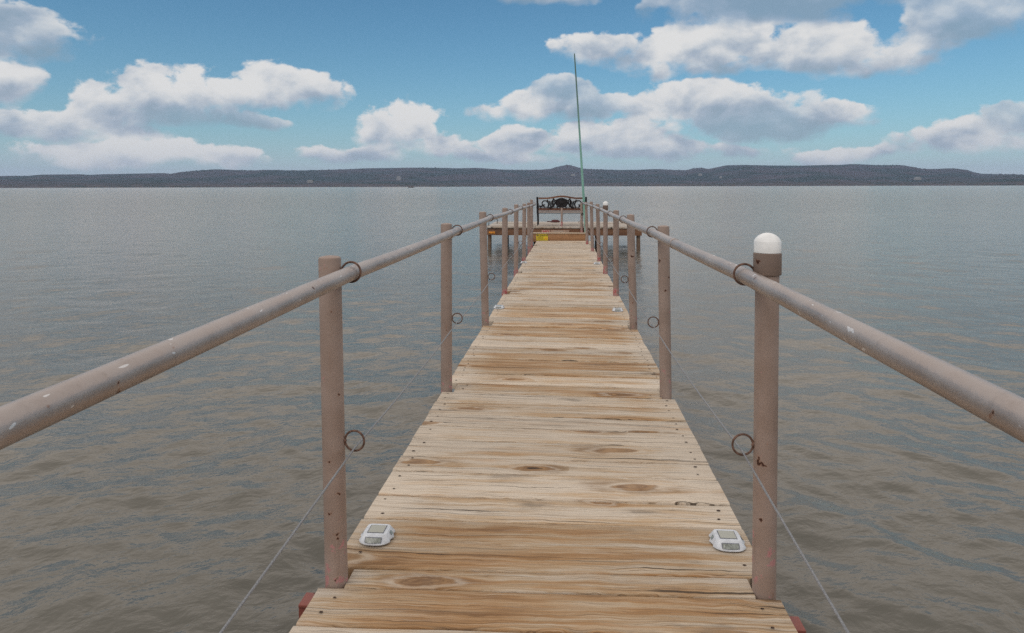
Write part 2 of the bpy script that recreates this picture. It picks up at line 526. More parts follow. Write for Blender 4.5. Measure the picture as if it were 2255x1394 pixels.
def build_boards(name, data, nails, mats, parent):
    V, Fc, BC, BT = data
    nv = len(V)
    mi = [0] * len(Fc)
    for (x, y, z, r) in nails:
        b = len(V)
        seg = 8
        for k in range(seg):
            a = 2 * PI * k / seg
            V.append((x + r * 1.35 * math.cos(a), y + r * math.sin(a), z)); BC.append((0, 0, 0)); BT.append((0, 0, 1))
        V.append((x, y, z + 0.0012)); BC.append((0, 0, 0)); BT.append((0, 0, 1))
        for k in range(seg):
            Fc.append((b + k, b + (k + 1) % seg, b + seg)); mi.append(1)
    me = bpy.data.meshes.new(name)
    me.from_pydata(V, [], Fc)
    for m in mats: me.materials.append(m)
    me.polygons.foreach_set('material_index', mi)
    for nm, arr in (('bc', BC), ('bt', BT)):
        at = me.attributes.new(nm, 'FLOAT_VECTOR', 'POINT')
        at.data.foreach_set('vector', np.array(arr, dtype=np.float32).ravel())
    bm = bmesh.new(); bm.from_mesh(me)
    bmesh.ops.recalc_face_normals(bm, faces=bm.faces)
    bm.to_mesh(me); bm.free()
    me.polygons.foreach_set('use_smooth', [True] * len(me.polygons))
    me.set_sharp_from_angle(angle=math.radians(50))
    o = bpy.data.objects.new(name, me)
    COL.objects.link(o)
    o.parent = parent
    return o


walk = thing('walkway', 'long narrow walkway of weathered cross planks leading out over the water', 'walkway')
lpost = [on_deck(a, b) for a, b, _, _ in LEFT]
rpost = [on_deck(a, b) for a, b, _, _ in RIGHT]
# board joints: measured near the camera, about 0.178 m pitch further out with a joint in front of every post
joints = [1.596, 1.756, 1.854, 2.10, 2.266, 2.464, 2.613, 2.791, 2.959, 3.126, 3.317, 3.503]
near = [p.y for p in lpost]
joints = [j * near[0] / 1.756 if j < 1.9 else j for j in joints]
joints[-1] = near[1]
y = joints[0]
while y > -1.6:
    y -= random.uniform(0.165, 0.19)
    joints.insert(0, y)
for a, b in zip(near[1:], near[2:] + [YEND]):
    n = max(1, round((b - a) / 0.178))
    cuts = [a + (b - a) * (k + random.uniform(-0.09, 0.09)) / n for k in range(1, n)]
    joints += cuts + [b]
joints = sorted(joints)


def lay_skew(y):
    """how much further out a plank's right end lies than its left end, per metre of width (the posts are not quite paired)"""
    ys = [p.y for p in lpost[:6]]
    return float(np.interp(y, ys, [(r.y - l.y) for l, r in zip(lpost[:6], rpost[:6])])) / (XR - XL)


data = ([], [], [], [])
nails = []
for i, (a, b) in enumerate(zip(joints, joints[1:])):
    if b - a < 0.03: continue
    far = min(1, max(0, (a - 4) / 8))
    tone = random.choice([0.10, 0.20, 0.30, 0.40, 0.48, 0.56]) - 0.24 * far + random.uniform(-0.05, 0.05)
    if abs(a - 2.79) < 0.05: tone = 0.16
    if abs(a - 5.0) < 0.09: tone = 0.10
    bright = random.uniform(0.84, 1.08)
    x0, x1 = XL, XR
    for p in lpost:
        if a - 0.005 <= p.y + R_POST < b: x0 = XL + 0.0635
    for p in rpost:
        if a - 0.005 <= p.y + R_POST - lay_skew(p.y) * (XR - XL) < b: x1 = XR - 0.0635
    g = random.uniform(0.0028, 0.0052)
    dz = random.uniform(-0.0025, 0.0025)
    zt = (lambda y, dz=dz: zdeck(y) + dz)
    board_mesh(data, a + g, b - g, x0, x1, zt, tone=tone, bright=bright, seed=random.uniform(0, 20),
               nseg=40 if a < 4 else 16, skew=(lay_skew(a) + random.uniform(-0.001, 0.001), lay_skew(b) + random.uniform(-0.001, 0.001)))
    if b - a > 0.11:
        for (xe, sg) in ((x0, 1), (x1, -1)):
            for fy in (0.27, 0.73):
                if random.random() < 0.93:
                    yn = a + (b - a) * (fy + random.uniform(-0.08, 0.08))
                    yn += lay_skew(yn) * (xe - XL)
                    nails.append((xe + sg * random.uniform(0.035, 0.062), yn, zt(yn) + 0.0016, random.uniform(0.0032, 0.0052)))
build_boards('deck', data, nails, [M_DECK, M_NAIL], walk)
for xs in (XL + 0.13, XR - 0.13):
    mb = MB()
    ya, yb = -1.6, YEND - 0.01
    zs = [(ya, zdeck(ya) - 0.045), (yb, zdeck(yb) - 0.045)]
    vs = []
    for yy, zz in zs:
        vs += [(xs - 0.03, yy, zz - 0.12), (xs + 0.03, yy, zz - 0.12), (xs + 0.03, yy, zz), (xs - 0.03, yy, zz)]
    mb.add(vs, [(0, 1, 2, 3), (7, 6, 5, 4), (0, 4, 5, 1), (1, 5, 6, 2), (2, 6, 7, 3), (3, 7, 4, 0)])
    mb.build('stringer', M_CHANNEL, walk)
for i in range(8):
    yb = (lpost[i].y + rpost[i].y) / 2 - 0.012
    zt = zdeck(yb) - 0.041
    mb = MB()
    xa, xb = (XL - 0.052, XR + 0.045) if i == 0 else (XL + 0.005, XR - 0.002)
    mb.box(xa, xb, yb - 0.028, yb + 0.028, zt - 0.008, zt, 0.002)          # channel: two flanges and a web
    mb.box(xa, xb, yb - 0.028, yb + 0.028, zt - 0.10, zt - 0.092, 0.002)
    mb.box(xa, xb, yb - 0.024, yb - 0.017, zt - 0.092, zt - 0.008)
    mb.box(xa, xa + 0.005, yb - 0.017, yb + 0.026, zt - 0.092, zt - 0.008)
    mb.box(xb - 0.005, xb, yb - 0.017, yb + 0.026, zt - 0.092, zt - 0.008)
    mb.build('crossbeam', M_CHANNEL, walk)


# ------------------------------------------------------------------ railings
def make_railing(side, label, specs, rings, lows, caps):
    root = thing('railing', label, 'railing', (0, 0, 0), 0, 'railings along the walkway')
    sgn = -1 if side == 'l' else 1
    path, low_pts = [], []
    base_pts = [on_deck(a, b) for a, b, _, _ in specs]
    for i, (bx, by, tx, ty) in enumerate(specs):
        base = base_pts[i].copy()
        yc = base.y + R_POST
        base.y = yc
        top = on_y(tx, ty, yc)
        h = top.z - base.z
        sh = (top.x - base.x) / h
        mb = MB()
        r = R_POST
        prof = [(r, -1.0), (r, 0.0), (r, h * 0.5), (r, h - 0.006), (r * 0.95, h - 0.001)]
        if i not in caps: prof += [(r * 0.8, h + 0.0015), (r * 0.3, h + 0.004)]
        mb.lathe(prof, 32, shear=(sh, 0))
        post = mb.build('post', M_POST if (i == 0) else M_POST_MID if i < 3 else M_POST_CLEAN, root, loc=base)
        if i in caps:
            c = MB()
            rc = 0.0355
            c.lathe([(rc - 0.001, h - 0.052), (rc, h - 0.050), (rc, h + 0.004), (rc - 0.003, h + 0.006)], 36, shear=(sh, 0))
            c.build('collar', M_COLLAR, post)
            c = MB()
            rb, zc, hd = rc - 0.0012, h + 0.0065, 0.0215
            pr = [(rb, zc - 0.0003), (rb, zc + 0.0295), (rb - 0.0006, zc + 0.0303)]
            Rs = (rb * rb + hd * hd) / (2 * hd)
            w1 = math.asin(rb / Rs)
            for k in range(1, 9):
                w = w1 * (1 - k / 8.6)
                pr.append((Rs * math.sin(w), zc + 0.0303 + hd - Rs * (1 - math.cos(w))))
            c.lathe(pr, 36, shear=(sh, 0))
            c.build('cap', M_WHITE_CAP, post, smooth=50)
        # welded rings: the upper one holds the handrail, the lower one the cable
        up = on_y(*rings[i], yc) if rings[i] else None
        lo = on_y(*lows[i], yc) if lows[i] else None
        for q in (up, lo):
            if q is None: continue
            xface = base.x + sh * (q.z - base.z) - sgn * R_POST
            cx = xface - sgn * 0.0285
            mb = MB()
            ang = random.uniform(-0.25, 0.25)
            R = 0.0272
            pts = []
            for k in range(36):
                w = 2 * PI * k / 36
                lx, lz = R * math.cos(w), R * math.sin(w)
                pts.append((cx - base.x + lx * math.cos(ang), lx * math.sin(ang) * 1.0, q.z - base.z + lz))
            mb.tube(pts, 0.0030, 8, closed=True)
            wx = xface - base.x
            mb.tube([(wx + sgn * 0.004, 0, q.z - base.z + 0.012), (wx - sgn * 0.002, 0, q.z - base.z), (wx + sgn * 0.004, 0, q.z - base.z - 0.012)], [0.002, 0.0055, 0.002], 8)
            mb.build('ring', M_RUST, post)
            if q is up: path.append(Vector((cx, yc, q.z - 0.0035)))
            else: low_pts.append(Vector((cx, yc, q.z - 0.020)))
    edge = on_x(0, 935, path[0].x) if side == 'l' else on_x(2255, 918, path[0].x)
    d = (edge - path[0])
    start = path[0] + d * (3.0 / abs(d.y))
    e = (path[-1] - path[-2]).normalized()
    mb = MB()
    full = [start] + path + [path[-1] + e * 0.22]
    # a little life between the posts
    fine = []
    for a, b in zip(full, full[1:]):
        for k in range(4):
            p = a.lerp(b, k / 4)
            p.z -= 0.004 * math.sin(PI * k / 4)
            fine.append(p)
    fine.append(full[-1])
    mb.tube(fine, 0.0208, 24)
    rail = mb.build('handrail', M_RAIL, root, smooth=40)
    for (a, b, f) in ((path[0], path[1], 0.86 if side == 'l' else 0.62),):
        q = a.lerp(b, f); w = (b - a).normalized()
        q = q - Vector((0, 0, 0.003))
        c = MB()
        c.tube([q - w * 0.028, q - w * 0.026, q + w * 0.026, q + w * 0.028], [0.0212, 0.0226, 0.0226, 0.0212], 24)
        c.build('coupling', M_RAIL, rail)
    return root, path, low_pts


l_rail, l_path, l_low = make_railing('l', 'tan steel railing of open-topped pipe posts on the left edge of the walkway, none capped', LEFT, LRING, LLOW, ())
r_rail, r_path, r_low = make_railing('r', 'tan steel railing on the right edge of the walkway with two white domed post caps', RIGHT, RRING, RLOW, (0, 4))


def make_cable(low, far_px, label):
    X = low[0].x
    q = on_x(far_px[0], far_px[1], X)
    d = (q - low[0])
    pts = [low[0] + d * (1.9 / abs(d.y)) if abs(d.y) > 0.05 else q, low[0]] + low[1:]
    fine = []
    for a, b in zip(pts, pts[1:]):
        for k in range(8):
            p = a.lerp(b, k / 8); p.z -= 0.012 * 4 * (k / 8) * (1 - k / 8); fine.append(p)
    fine.append(pts[-1])
    mb = MB(); mb.tube(fine, 0.0027, 8)
    o = mb.build('safety_cable', M_CABLE)
    tag(o, label, 'cable', 'safety cables strung through the lower rings')


make_cable(l_low, (475, 1394), 'thin grey steel cable strung through the lower rings of the left railing')
make_cable(r_low, (1876, 1394), 'thin grey steel cable strung through the lower rings of the capped right railing')


# ------------------------------------------------------------------ solar deck lights
def deck_light_parts(root):
    def outline(w, d, z, n=40, p=2.6):
        o = []
        for k in range(n):
            a = 2 * PI * k / n
            c, s_ = math.cos(a), math.sin(a)
            o.append((w * math.copysign(abs(c) ** (2 / p), c), d * math.copysign(abs(s_) ** (2 / p), s_), z))
        return o
    mb = MB()
    rows = [outline(.0515, .054, 0.0), outline(.0525, .0555, .002), outline(.0515, .054, .0055), outline(.0475, .0475, .009, p=3.2),
            outline(.038, .0345, .0205, p=5), outline(.036, .0325, .0225, p=6)]
    n = 40
    # bolt notches in both flanks
    for ri, row in enumerate(rows[:4]):
        for k, (x, y, z) in enumerate(row):
            if abs(x) > .04 and 0.008 < abs(y) < 0.026:
                row[k] = (x * (0.90 if ri < 3 else 0.95), y, z)
    vs = [v for r in rows for v in r]
    fs = []
    for i in range(len(rows) - 1):
        for k in range(n):
            l = (k + 1) % n
            fs.append((i * n + k, i * n + l, (i + 1) * n + l, (i + 1) * n + k))
    fs.append(tuple(range(n))[::-1]); fs.append(tuple((len(rows) - 1) * n + k for k in range(n)))
    mb.add(vs, fs)
    body = mb.build('housing', M_WHITE, root, smooth=28)
    mb = MB()
    mb.box(-.0255, .0255, -.0235, .0235, .0222, .0232, 0, 0)
    mb.box(-.0235, .0235, -.0215, .0215, .0232, .0238, 0, 1)
    mb.build('solar_panel', [M_SEAM, M_PANEL], root, smooth=0)
    for sg in (-1, 1):
        mb = MB()
        for (w, z0, z1, off, mi) in ((.0255, .0070, .0186, .0008, 0), (.0235, .0076, .0176, .0016, 1)):
            vs = []
            m_ = 9
            for k in range(m_):
                x = -w + 2 * w * k / (m_ - 1)
                bow = .0035 * (1 - (x / w) ** 2)
                for z in (z0, z1):
                    yb = .0515 + (.0365 - .0515) * ((z - .0055) / (.0205 - .0055))
                    vs.append((x, sg * (yb + bow * (1 - (z - z0) / .02) + off), z))
            mb.add(vs, [(2 * k, 2 * k + 2, 2 * k + 3, 2 * k + 1) for k in range(m_ - 1)], mi)
        mb.build('lens', [M_SEAM, M_LENS], root, smooth=0)
    for sg in (-1, 1):
        mb = MB()
        vs = [(sg * .0478, -.007, .0098), (sg * .0478, .007, .0098), (sg * .0405, .007, .0190), (sg * .0405, -.007, .0190)]
        mb.add(vs, [(0, 1, 2, 3)])
        mb.build('reflector', M_LENS, root, smooth=0)


LIGHTS = [((831, 1183), 'white solar deck light on the planks beside the nearest left post'),
          ((1601, 1196), 'white solar deck light on the planks beside the nearest right post, the white-capped one'),
          ((1099, 678.5), 'white solar deck light at the left plank ends just beyond the third left post'),
          ((1360, 684.5), 'white solar deck light at the right plank ends just beyond the third right post'),
          ((1153.5, 579), 'small far white solar deck light at the left plank ends by the sixth left post'),
          ((1314.5, 581.5), 'small far white solar deck light at the right plank ends by the sixth right post')]
proto = None
for (px, lab) in LIGHTS:
    p = on_deck(*px)
    o = thing('deck_light', lab, 'deck light', (p.x, p.y, p.z + 0.0022), 0, 'solar lights screwed to the planks')
    o.rotation_euler = (-SLOPE, 0, random.uniform(-0.05, 0.05))
    if proto is None:
        deck_light_parts(o); proto = o
    else:
        for ch in list(proto.children):
            c = ch.copy(); COL.objects.link(c); c.parent = o

# ------------------------------------------------------------------ step and platform at the far end
YP = YEND + 0.17                                       # platform front face
p0 = on_y(1072.5, 501.3, YP); p1 = on_y(1413.5, 502.0, YP)
PX0, PX1 = p0.x, p1.x
PZ = on_y(1240, 499.2, YP).z
PB = on_y(1240, 518.5, YP).z
PYB = YP + 2.05
step = thing('step', 'low wooden step with a pale tread between the walkway end and the platform', 'step', (0, YEND, 0))
a = on_y(1172.5, 514, YEND + 0.03); b = on_y(1289.5, 530, YEND + 0.03)
mb = MB(); mb.box(a.x, b.x, 0.03, 0.07, b.z - 0.03, a.z - 0.005, 0.004); mb.build('riser', M_STEP, step)
mb = MB(); mb.box(a.x - 0.01, b.x + 0.01, 0.012, 0.135, a.z - 0.003, a.z + 0.019, 0.004); mb.build('tread', M_TREAD, step)
for xs in (a.x + 0.03, b.x - 0.03):
    mb = MB(); mb.box(xs - 0.02, xs + 0.02, 0.072, 0.13, b.z - 0.03, a.z - 0.005, 0.003); mb.build('side_board', M_STEP, step)

plat = thing('platform', 'wide brown timber swimming platform standing in the lake at the walkway end', 'platform', (0, YP, 0))
data = ([], [], [], []); nails = []
y = -0.03
while y < PYB - YP + 0.02:
    w = random.uniform(0.135, 0.145)
    dz = random.uniform(-0.003, 0.003)
    board_mesh(data, y, y + w - 0.006, PX0 - 0.02, PX1 + 0.02, (lambda q, dz=dz: PZ + dz), tone=random.uniform(0.05, 0.5), bright=random.uniform(0.75, 1.1),
               seed=random.uniform(0, 20), nseg=14)
    y += w
build_boards('deck', data, nails, [M_PDECK, M_NAIL], plat)
mb = MB(); mb.box(PX0, PX1, 0.0, 0.045, PB, PZ - 0.045, 0.004); mb.build('front_beam', M_BEAM, plat)
mb = MB(); mb.box(PX0, PX1, PYB - YP - 0.06, PYB - YP - 0.015, PB - 0.12, PZ - 0.045, 0.004); mb.build('deepened_back_beam', M_BEAM, plat)  # lower edge deepened out of view to darken the platform's reflection
for xs in (PX0, PX1 - 0.045):
    mb = MB(); mb.box(xs + 0.001, xs + 0.044, 0.047, PYB - YP - 0.062, PB, PZ - 0.046, 0.004); mb.build('side_beam', M_BEAM, plat)
for ys in (0.75, 1.40):
    mb = MB(); mb.box(PX0 + 0.05, PX1 - 0.05, ys - 0.05, ys + 0.05, PB - 0.045, PB + 0.008, 0.004); mb.build('reflection_blocker_beam', M_BEAM, plat)  # added beams, hidden behind the front one, block light reflected under the platform
for k in range(1, 6):
    xs = PX0 + (PX1 - PX0) * k / 6
    mb = MB(); mb.box(xs - 0.02, xs + 0.02, 0.047, PYB - YP - 0.062, PB + 0.01, PZ - 0.046); mb.build('joist', M_BEAM, plat)
for (xs, ys) in ((PX0 + 0.05, 0.10), (PX1 - 0.07, 0.10), (PX0 + 0.30, 1.88), (PX1 - 0.09, 1.88), (-0.75, 1.0), (0.75, 1.0)):
    mb = MB(); mb.lathe([(0.048, -1.6), (0.046, 0.0), (0.045, PB - 0.003)], 16, (xs, ys, 0)); mb.build('pile', M_PILE, plat)

# signs
def sign_at(x0, y0, x1, y1, Y):
    a = on_y(x0, y0, Y); b = on_y(x1, y1, Y)
    return (a.x + b.x) / 2, (a.z + b.z) / 2, b.x - a.x, a.z - b.z


sx, sz, sw, sh = sign_at(1181, 515, 1206.5, 530, YEND + 0.024)
s = thing('caution_sign', 'yellow caution sign fixed on the left of the step riser', 'sign', (sx, YEND + 0.0235, sz))
mb = MB(); mb.box(-sw / 2, sw / 2, -0.002, 0.004, -sh / 2, sh / 2, 0.0015); mb.build('plate', M_YELLOW, s)
mb = MB(); mb.box(-sw * 0.47, sw * 0.47, -0.0035, -0.0025, sh * 0.17, sh * 0.44); mb.build('band', M_BLACK, s)
letters('CAUTION', sh * 0.29, M_YELLOW, s, (0, -0.0052, sh * 0.305), 1.05)
mb = MB()
for k, (xa, xb) in enumerate(((-0.42, 0.14), (-0.40, 0.06), (-0.42, 0.12))):
    zc = sh * (0.06 - 0.125 * k)
    mb.box(sw * xa, sw * xb, -0.0032, -0.0024, zc - sh * 0.022, zc + sh * 0.022)
mb.box(-sw * 0.42, sw * 0.20, -0.0032, -0.0024, -sh * 0.40, -sh * 0.355)
mb.build('text_lines', M_BLACK, s)
mb = MB(); mb.prism([(sw * 0.20, -sh * 0.30), (sw * 0.44, -sh * 0.30), (sw * 0.32, sh * 0.02)], -0.0034, -0.0024); mb.build('warning_triangle', M_ORANGE, s)

sx, sz, sw, sh = sign_at(1193, 506.8, 1211, 514, YP - 0.012)
s = thing('no_sign', 'faded pink board reading NO in red, on the beam above the caution sign', 'sign', (sx, YP - 0.008, sz))
mb = MB(); mb.box(-sw / 2, sw / 2, -0.003, 0.006, -sh / 2, sh / 2, 0.001); mb.build('plate', M_SIGNPINK, s)
letters('NO', sh * 0.92, M_RED, s, (0, -0.0052, 0), 1.35)
sx, sz, sw, sh = sign_at(1212.5, 506.8, 1253.5, 514, YP - 0.012)
s = thing('faded_sign', 'faded tan sign board with worn white lettering, right of the red NO board', 'sign', (sx, YP - 0.008, sz))
mb = MB(); mb.box(-sw / 2, sw / 2, -0.003, 0.006, -sh / 2, sh / 2, 0.001); mb.build('plate', M_SIGNPALE, s)
mb = MB()
xx = -sw * 0.33
while xx < sw * 0.15:
    w = random.uniform(0.012, 0.022)
    mb.box(xx, xx + w, -0.0045, -0.0033, sh * 0.02, sh * 0.30); xx += w + 0.007
mb.build('worn_lettering', M_SIGNWHITE, s)
sx, sz, sw, sh = sign_at(1076.5, 509.8, 1090, 514.2, YP - 0.012)
mb = MB(); mb.box(sx - sw / 2, sx + sw / 2, YP - 0.012, YP - 0.003, sz - sh / 2, sz + sh / 2, 0.003)
tag(mb.build('reflector', M_ORANGE), 'small orange reflector fixed to the left end of the platform beam', 'reflector')

# ------------------------------------------------------------------ bench seen from behind
YB = YP + 0.30
bl = on_y(1181.5, 450, YB).x; br = on_y(1292.5, 450, YB).x
bc = (bl + br) / 2; bw = (br - bl) / 2
bench = thing('park_bench', 'black cast iron and wood bench seen from behind, facing the lake on the platform', 'bench', (bc, YB, PZ + 0.003))
HT = 0.70
bench.scale = (1, 1, 0.945)


def side_frame(x):
    mb = MB()
    pts = [(x, -0.02, 0.0), (x, 0.0, 0.20), (x, 0.015, 0.36), (x, 0.0, 0.50), (x, -0.03, 0.62), (x, -0.045, HT + 0.015)]
    vs = []
    for q in pts:
        wdt = 0.009 if q[2] < 0.30 else 0.022
        vs += [(q[0] - wdt, q[1] - 0.017, q[2]), (q[0] + wdt, q[1] - 0.017, q[2]), (q[0] + wdt, q[1] + 0.017, q[2]), (q[0] - wdt, q[1] + 0.017, q[2])]
    fs = [(3, 2, 1, 0)]
    for i in range(len(pts) - 1):
        for k in range(4):
            l = (k + 1) % 4
            fs.append((4 * i + k, 4 * i + l, 4 * i + 4 + l, 4 * i + 4 + k))
    e = 4 * (len(pts) - 1)
    fs.append((e, e + 1, e + 2, e + 3))
    mb.add(vs, fs)
    mb.tube([(x, 0.0, 0.52), (x, 0.14, 0.56), (x, 0.32, 0.555), (x, 0.43, 0.52), (x, 0.44, 0.47), (x, 0.41, 0.45)], 0.015, 10)    # armrest scroll
    mb.tube([(x, 0.43, 0.52), (x, 0.42, 0.40), (x, 0.40, 0.36), (x, 0.43, 0.20), (x, 0.48, 0.0)], 0.016, 10)
    mb.tube([(x, 0.015, 0.35), (x, 0.20, 0.335), (x, 0.40, 0.36)], 0.015, 10)
    return mb


for x in (-bw + 0.022, bw - 0.022):
    side_frame(x).build('side_frame', M_IRON, bench)


def hump(x):
    u = abs(x) / bw
    return 0.048 * (0.5 + 0.5 * math.cos(PI * min(1, u / 0.62)))


N = 40
zt0 = 0.663
top = [(-bw + 0.05 + (2 * bw - 0.10) * k / N) for k in range(N + 1)]
pts = [(x, zt0 + 0.04 + hump(x)) for x in top] + [(x, zt0 + hump(x) * 0.93) for x in reversed(top)]
mb = MB(); mb.prism(pts, -0.062, -0.034); mb.build('top_rail', M_BENCHWOOD, bench, smooth=20)
mb = MB(); mb.box(-bw + 0.048, bw - 0.048, -0.022, 0.006, 0.385, 0.443, 0.004); mb.build('lower_rail', M_BENCHWOOD, bench)
ME_Z = 0.568
mb = MB()
seg = 48
rx, rz = 0.146, 0.121
for (f0, f1, y0, y1) in ((0.0, 1.0, -0.048, -0.030),):
    mb.prism([(rx * math.cos(2 * PI * k / seg), ME_Z + rz * math.sin(2 * PI * k / seg)) for k in range(seg)], y0, y1)
mb.tube([(rx * 0.95 * math.cos(2 * PI * k / seg), -0.048, ME_Z + rz * 0.95 * math.sin(2 * PI * k / seg)) for k in range(seg)], 0.010, 8, closed=True)
star = []
for k in range(10):
    w = PI / 2 + k * PI / 5
    r = 0.78 if k % 2 == 0 else 0.32
    star.append((rx * 0.9 * r * math.cos(w), -0.050, ME_Z + rz * 0.9 * r * math.sin(w)))
mb.add(star + [(0, -0.064, ME_Z)], [(k, (k + 1) % 10, 10) for k in range(10)])
mb.build('medallion', M_IRON, bench, smooth=20)
mb = MB()


def curl(pts, r=0.0085):
    r = r * 1.75
    pts = [Vector((p[0], -0.036, p[1])) for p in pts]
    out = []
    n = len(pts)
    for i in range(n - 1):
        p0_, p1_, p2_, p3_ = pts[max(i - 1, 0)], pts[i], pts[i + 1], pts[min(i + 2, n - 1)]
        for k in range(6):
            u = k / 6
            out.append(0.5 * ((2 * p1_) + (p2_ - p0_) * u + (2 * p0_ - 5 * p1_ + 4 * p2_ - p3_) * u * u + (3 * p1_ - p0_ - 3 * p2_ + p3_) * u ** 3))
    out.append(pts[-1])
    mb.tube(out, r, 7)


for s_ in (-1, 1):
    # big outer scroll
    sc = []
    for k in range(15):
        w = -0.5 + k * 0.42
        r = 0.105 - 0.0062 * k
        sc.append((s_ * (bw - 0.185 + r * math.cos(w) * -1.0), 0.545 + r * math.sin(w) * 1.0))
    curl(sc)
    curl([(s_ * (bw - 0.06), 0.50), (s_ * (bw - 0.11), 0.485), (s_ * (bw - 0.16), 0.50), (s_ * (bw - 0.20), 0.45)])
    curl([(s_ * (bw - 0.09), 0.445), (s_ * (bw - 0.13), 0.50), (s_ * (bw - 0.17), 0.52)])
    curl([(s_ * (bw - 0.25), 0.65), (s_ * (bw - 0.265), 0.60), (s_ * (bw - 0.285), 0.53), (s_ * (bw - 0.27), 0.47), (s_ * (bw - 0.26), 0.445)], 0.010)
    # fan of leaves reaching to the medallion
    for k in range(4):
        zf = 0.615 - 0.036 * k
        curl([(s_ * (0.305 - 0.010 * k), zf), (s_ * 0.25, zf - 0.028), (s_ * (0.215 - 0.004 * k), zf + 0.004), (s_ * 0.20, 0.655 - 0.01 * k)], 0.008)
    curl([(s_ * 0.29, 0.455), (s_ * 0.24, 0.45), (s_ * 0.19, 0.49), (s_ * 0.165, 0.545), (s_ * 0.155, 0.60)], 0.010)
    curl([(s_ * 0.14, 0.62), (s_ * 0.18, 0.655), (s_ * 0.21, 0.70)], 0.009)
    curl([(s_ * 0.10, 0.655), (s_ * 0.17, 0.61), (s_ * 0.22, 0.64)], 0.007)
    curl([(s_ * 0.10, 0.44), (s_ * 0.11, 0.475)], 0.008)
curl([(-bw + 0.05, 0.468), (-0.3, 0.462), (-0.1, 0.466), (0.1, 0.466), (0.3, 0.462), (bw - 0.05, 0.468)], 0.006)
mb.build('scrollwork', M_IRON, bench)
for k in range(6):
    mb = MB()
    mb.box(-bw + 0.05, bw - 0.05, 0.035 + k * 0.066, 0.035 + k * 0.066 + 0.055, 0.352, 0.378, 0.004)
    mb.build('seat_slat', M_SEAT, bench)
mb = MB(); mb.box(-bw + 0.048, bw - 0.048, 0.008, 0.028, 0.318, 0.376, 0.003); mb.build('seat_apron', M_SEAT, bench)
mb = MB(); mb.tube([(-bw + 0.03, 0.012, 0.312), (bw - 0.03, 0.012, 0.312)], 0.008, 8); mb.build('stretcher', M_IRON, bench)

# short post in front of the bench, tall gate post, mooring bits
t_ = on_y(1237, 458, YP + 0.06)
o = thing('short_post', 'short tan post with a small hook standing in front of the bench back', 'post', (t_.x, YP + 0.06, PZ + 0.003))
h = t_.z - PZ
mb = MB(); mb.lathe([(0.024, 0), (0.024, h - 0.006), (0.02, h), (0.008, h + 0.003)], 20); mb.build('pole', M_POST_CLEAN, o)
mb = MB(); mb.tube([(0.022, 0, h * 0.62), (0.045, 0, h * 0.60), (0.052, 0, h * 0.66), (0.048, 0, h * 0.72)], 0.005, 8)
mb.build('hook', M_CABLE, o)
t_ = on_y(1281, 446.5, YEND + 0.10); b_ = on_y(1281, 512.5, YEND + 0.10)
o = thing('gate_post', 'tan pipe post on the step beside the green pole, right of the bench', 'post', (b_.x, YP - 0.04, b_.z - 0.004))
h = t_.z - b_.z
mb = MB(); mb.lathe([(0.029, 0), (0.029, h - 0.005), (0.026, h), (0.010, h + 0.003)], 24); mb.build('pipe', M_POST_CLEAN, o)
mb = MB(); mb.torus((-0.05, -0.004, h * 0.36), 0.022, 0.0036); mb.build('ring', M_RUST, o)
mb = MB(); mb.torus((0.012, -0.034, h * 0.62), 0.022, 0.006); mb.build('latch', M_IRON, o)


def cleat(px, Y, label):
    q = on_y(px[0], px[1], Y)
    c = thing('mooring_cleat', label, 'cleat', (q.x, Y, PZ + 0.003), 0, 'cleats on the platform')
    mb = MB(); mb.tube([(0, 0, 0), (0.004, 0, 0.06), (0.012, 0, 0.085), (0.0, 0, 0.10), (-0.03, 0, 0.095)], 0.007, 8); mb.build('horn', M_IRON, c)
    mb = MB(); mb.box(-0.025, 0.025, -0.02, 0.02, 0, 0.008, 0.002); mb.build('base', M_IRON, c)


cleat((1095, 490), YP + 1.3, 'small dark iron cleat standing towards the back of the platform, left side')
cleat((1076, 497), YP + 0.35, 'small dark iron cleat near the front left corner of the platform')
q0 = on_y(1205, 489, PYB - 0.22); q1 = on_y(1233, 489, PYB - 0.22)
mb = MB()
pts = []
for k in range(40):
    u = k / 39
    pts.append((q0.x + (q1.x - q0.x) * u, PYB - 0.22 + 0.03 * math.sin(u * 17), PZ + 0.016 + 0.012 * abs(math.sin(u * 9)) * u))
mb.tube(pts, 0.012, 8)
for k in range(3):
    mb.torus((q1.x - 0.12, PYB - 0.22, PZ + 0.014 + 0.018 * k), 0.10 - 0.01 * k, 0.012, 'Z', 24, 8)
tag(mb.build('mooring_rope', M_ROPE), 'dark red rope lying coiled along the back edge of the platform', 'rope')

# ------------------------------------------------------------------ green pole
b_ = on_y(1290.3, 519, YEND + 0.09); t_ = on_y(1265, 118, YEND + 0.03)
L = (t_ - b_).length
mb = MB()
prof = [(0.0, 0.029), (0.25, 0.0275), (0.50, 0.024), (0.501, 0.0225), (0.75, 0.018), (0.98, 0.0145), (1.0, 0.013)]
mb.tube([(0.006 * math.sin(PI * u) * 2, 0, L * u) for u, r in prof], [r for u, r in prof], 16)
pole = mb.build('tall_pole', M_POLE, loc=b_)
pole.rotation_mode = 'QUATERNION'
pole.rotation_quaternion = (t_ - b_).to_track_quat('Z', 'Y')
tag(pole, 'tall thin leaning green pole standing at the far end of the walkway', 'pole')

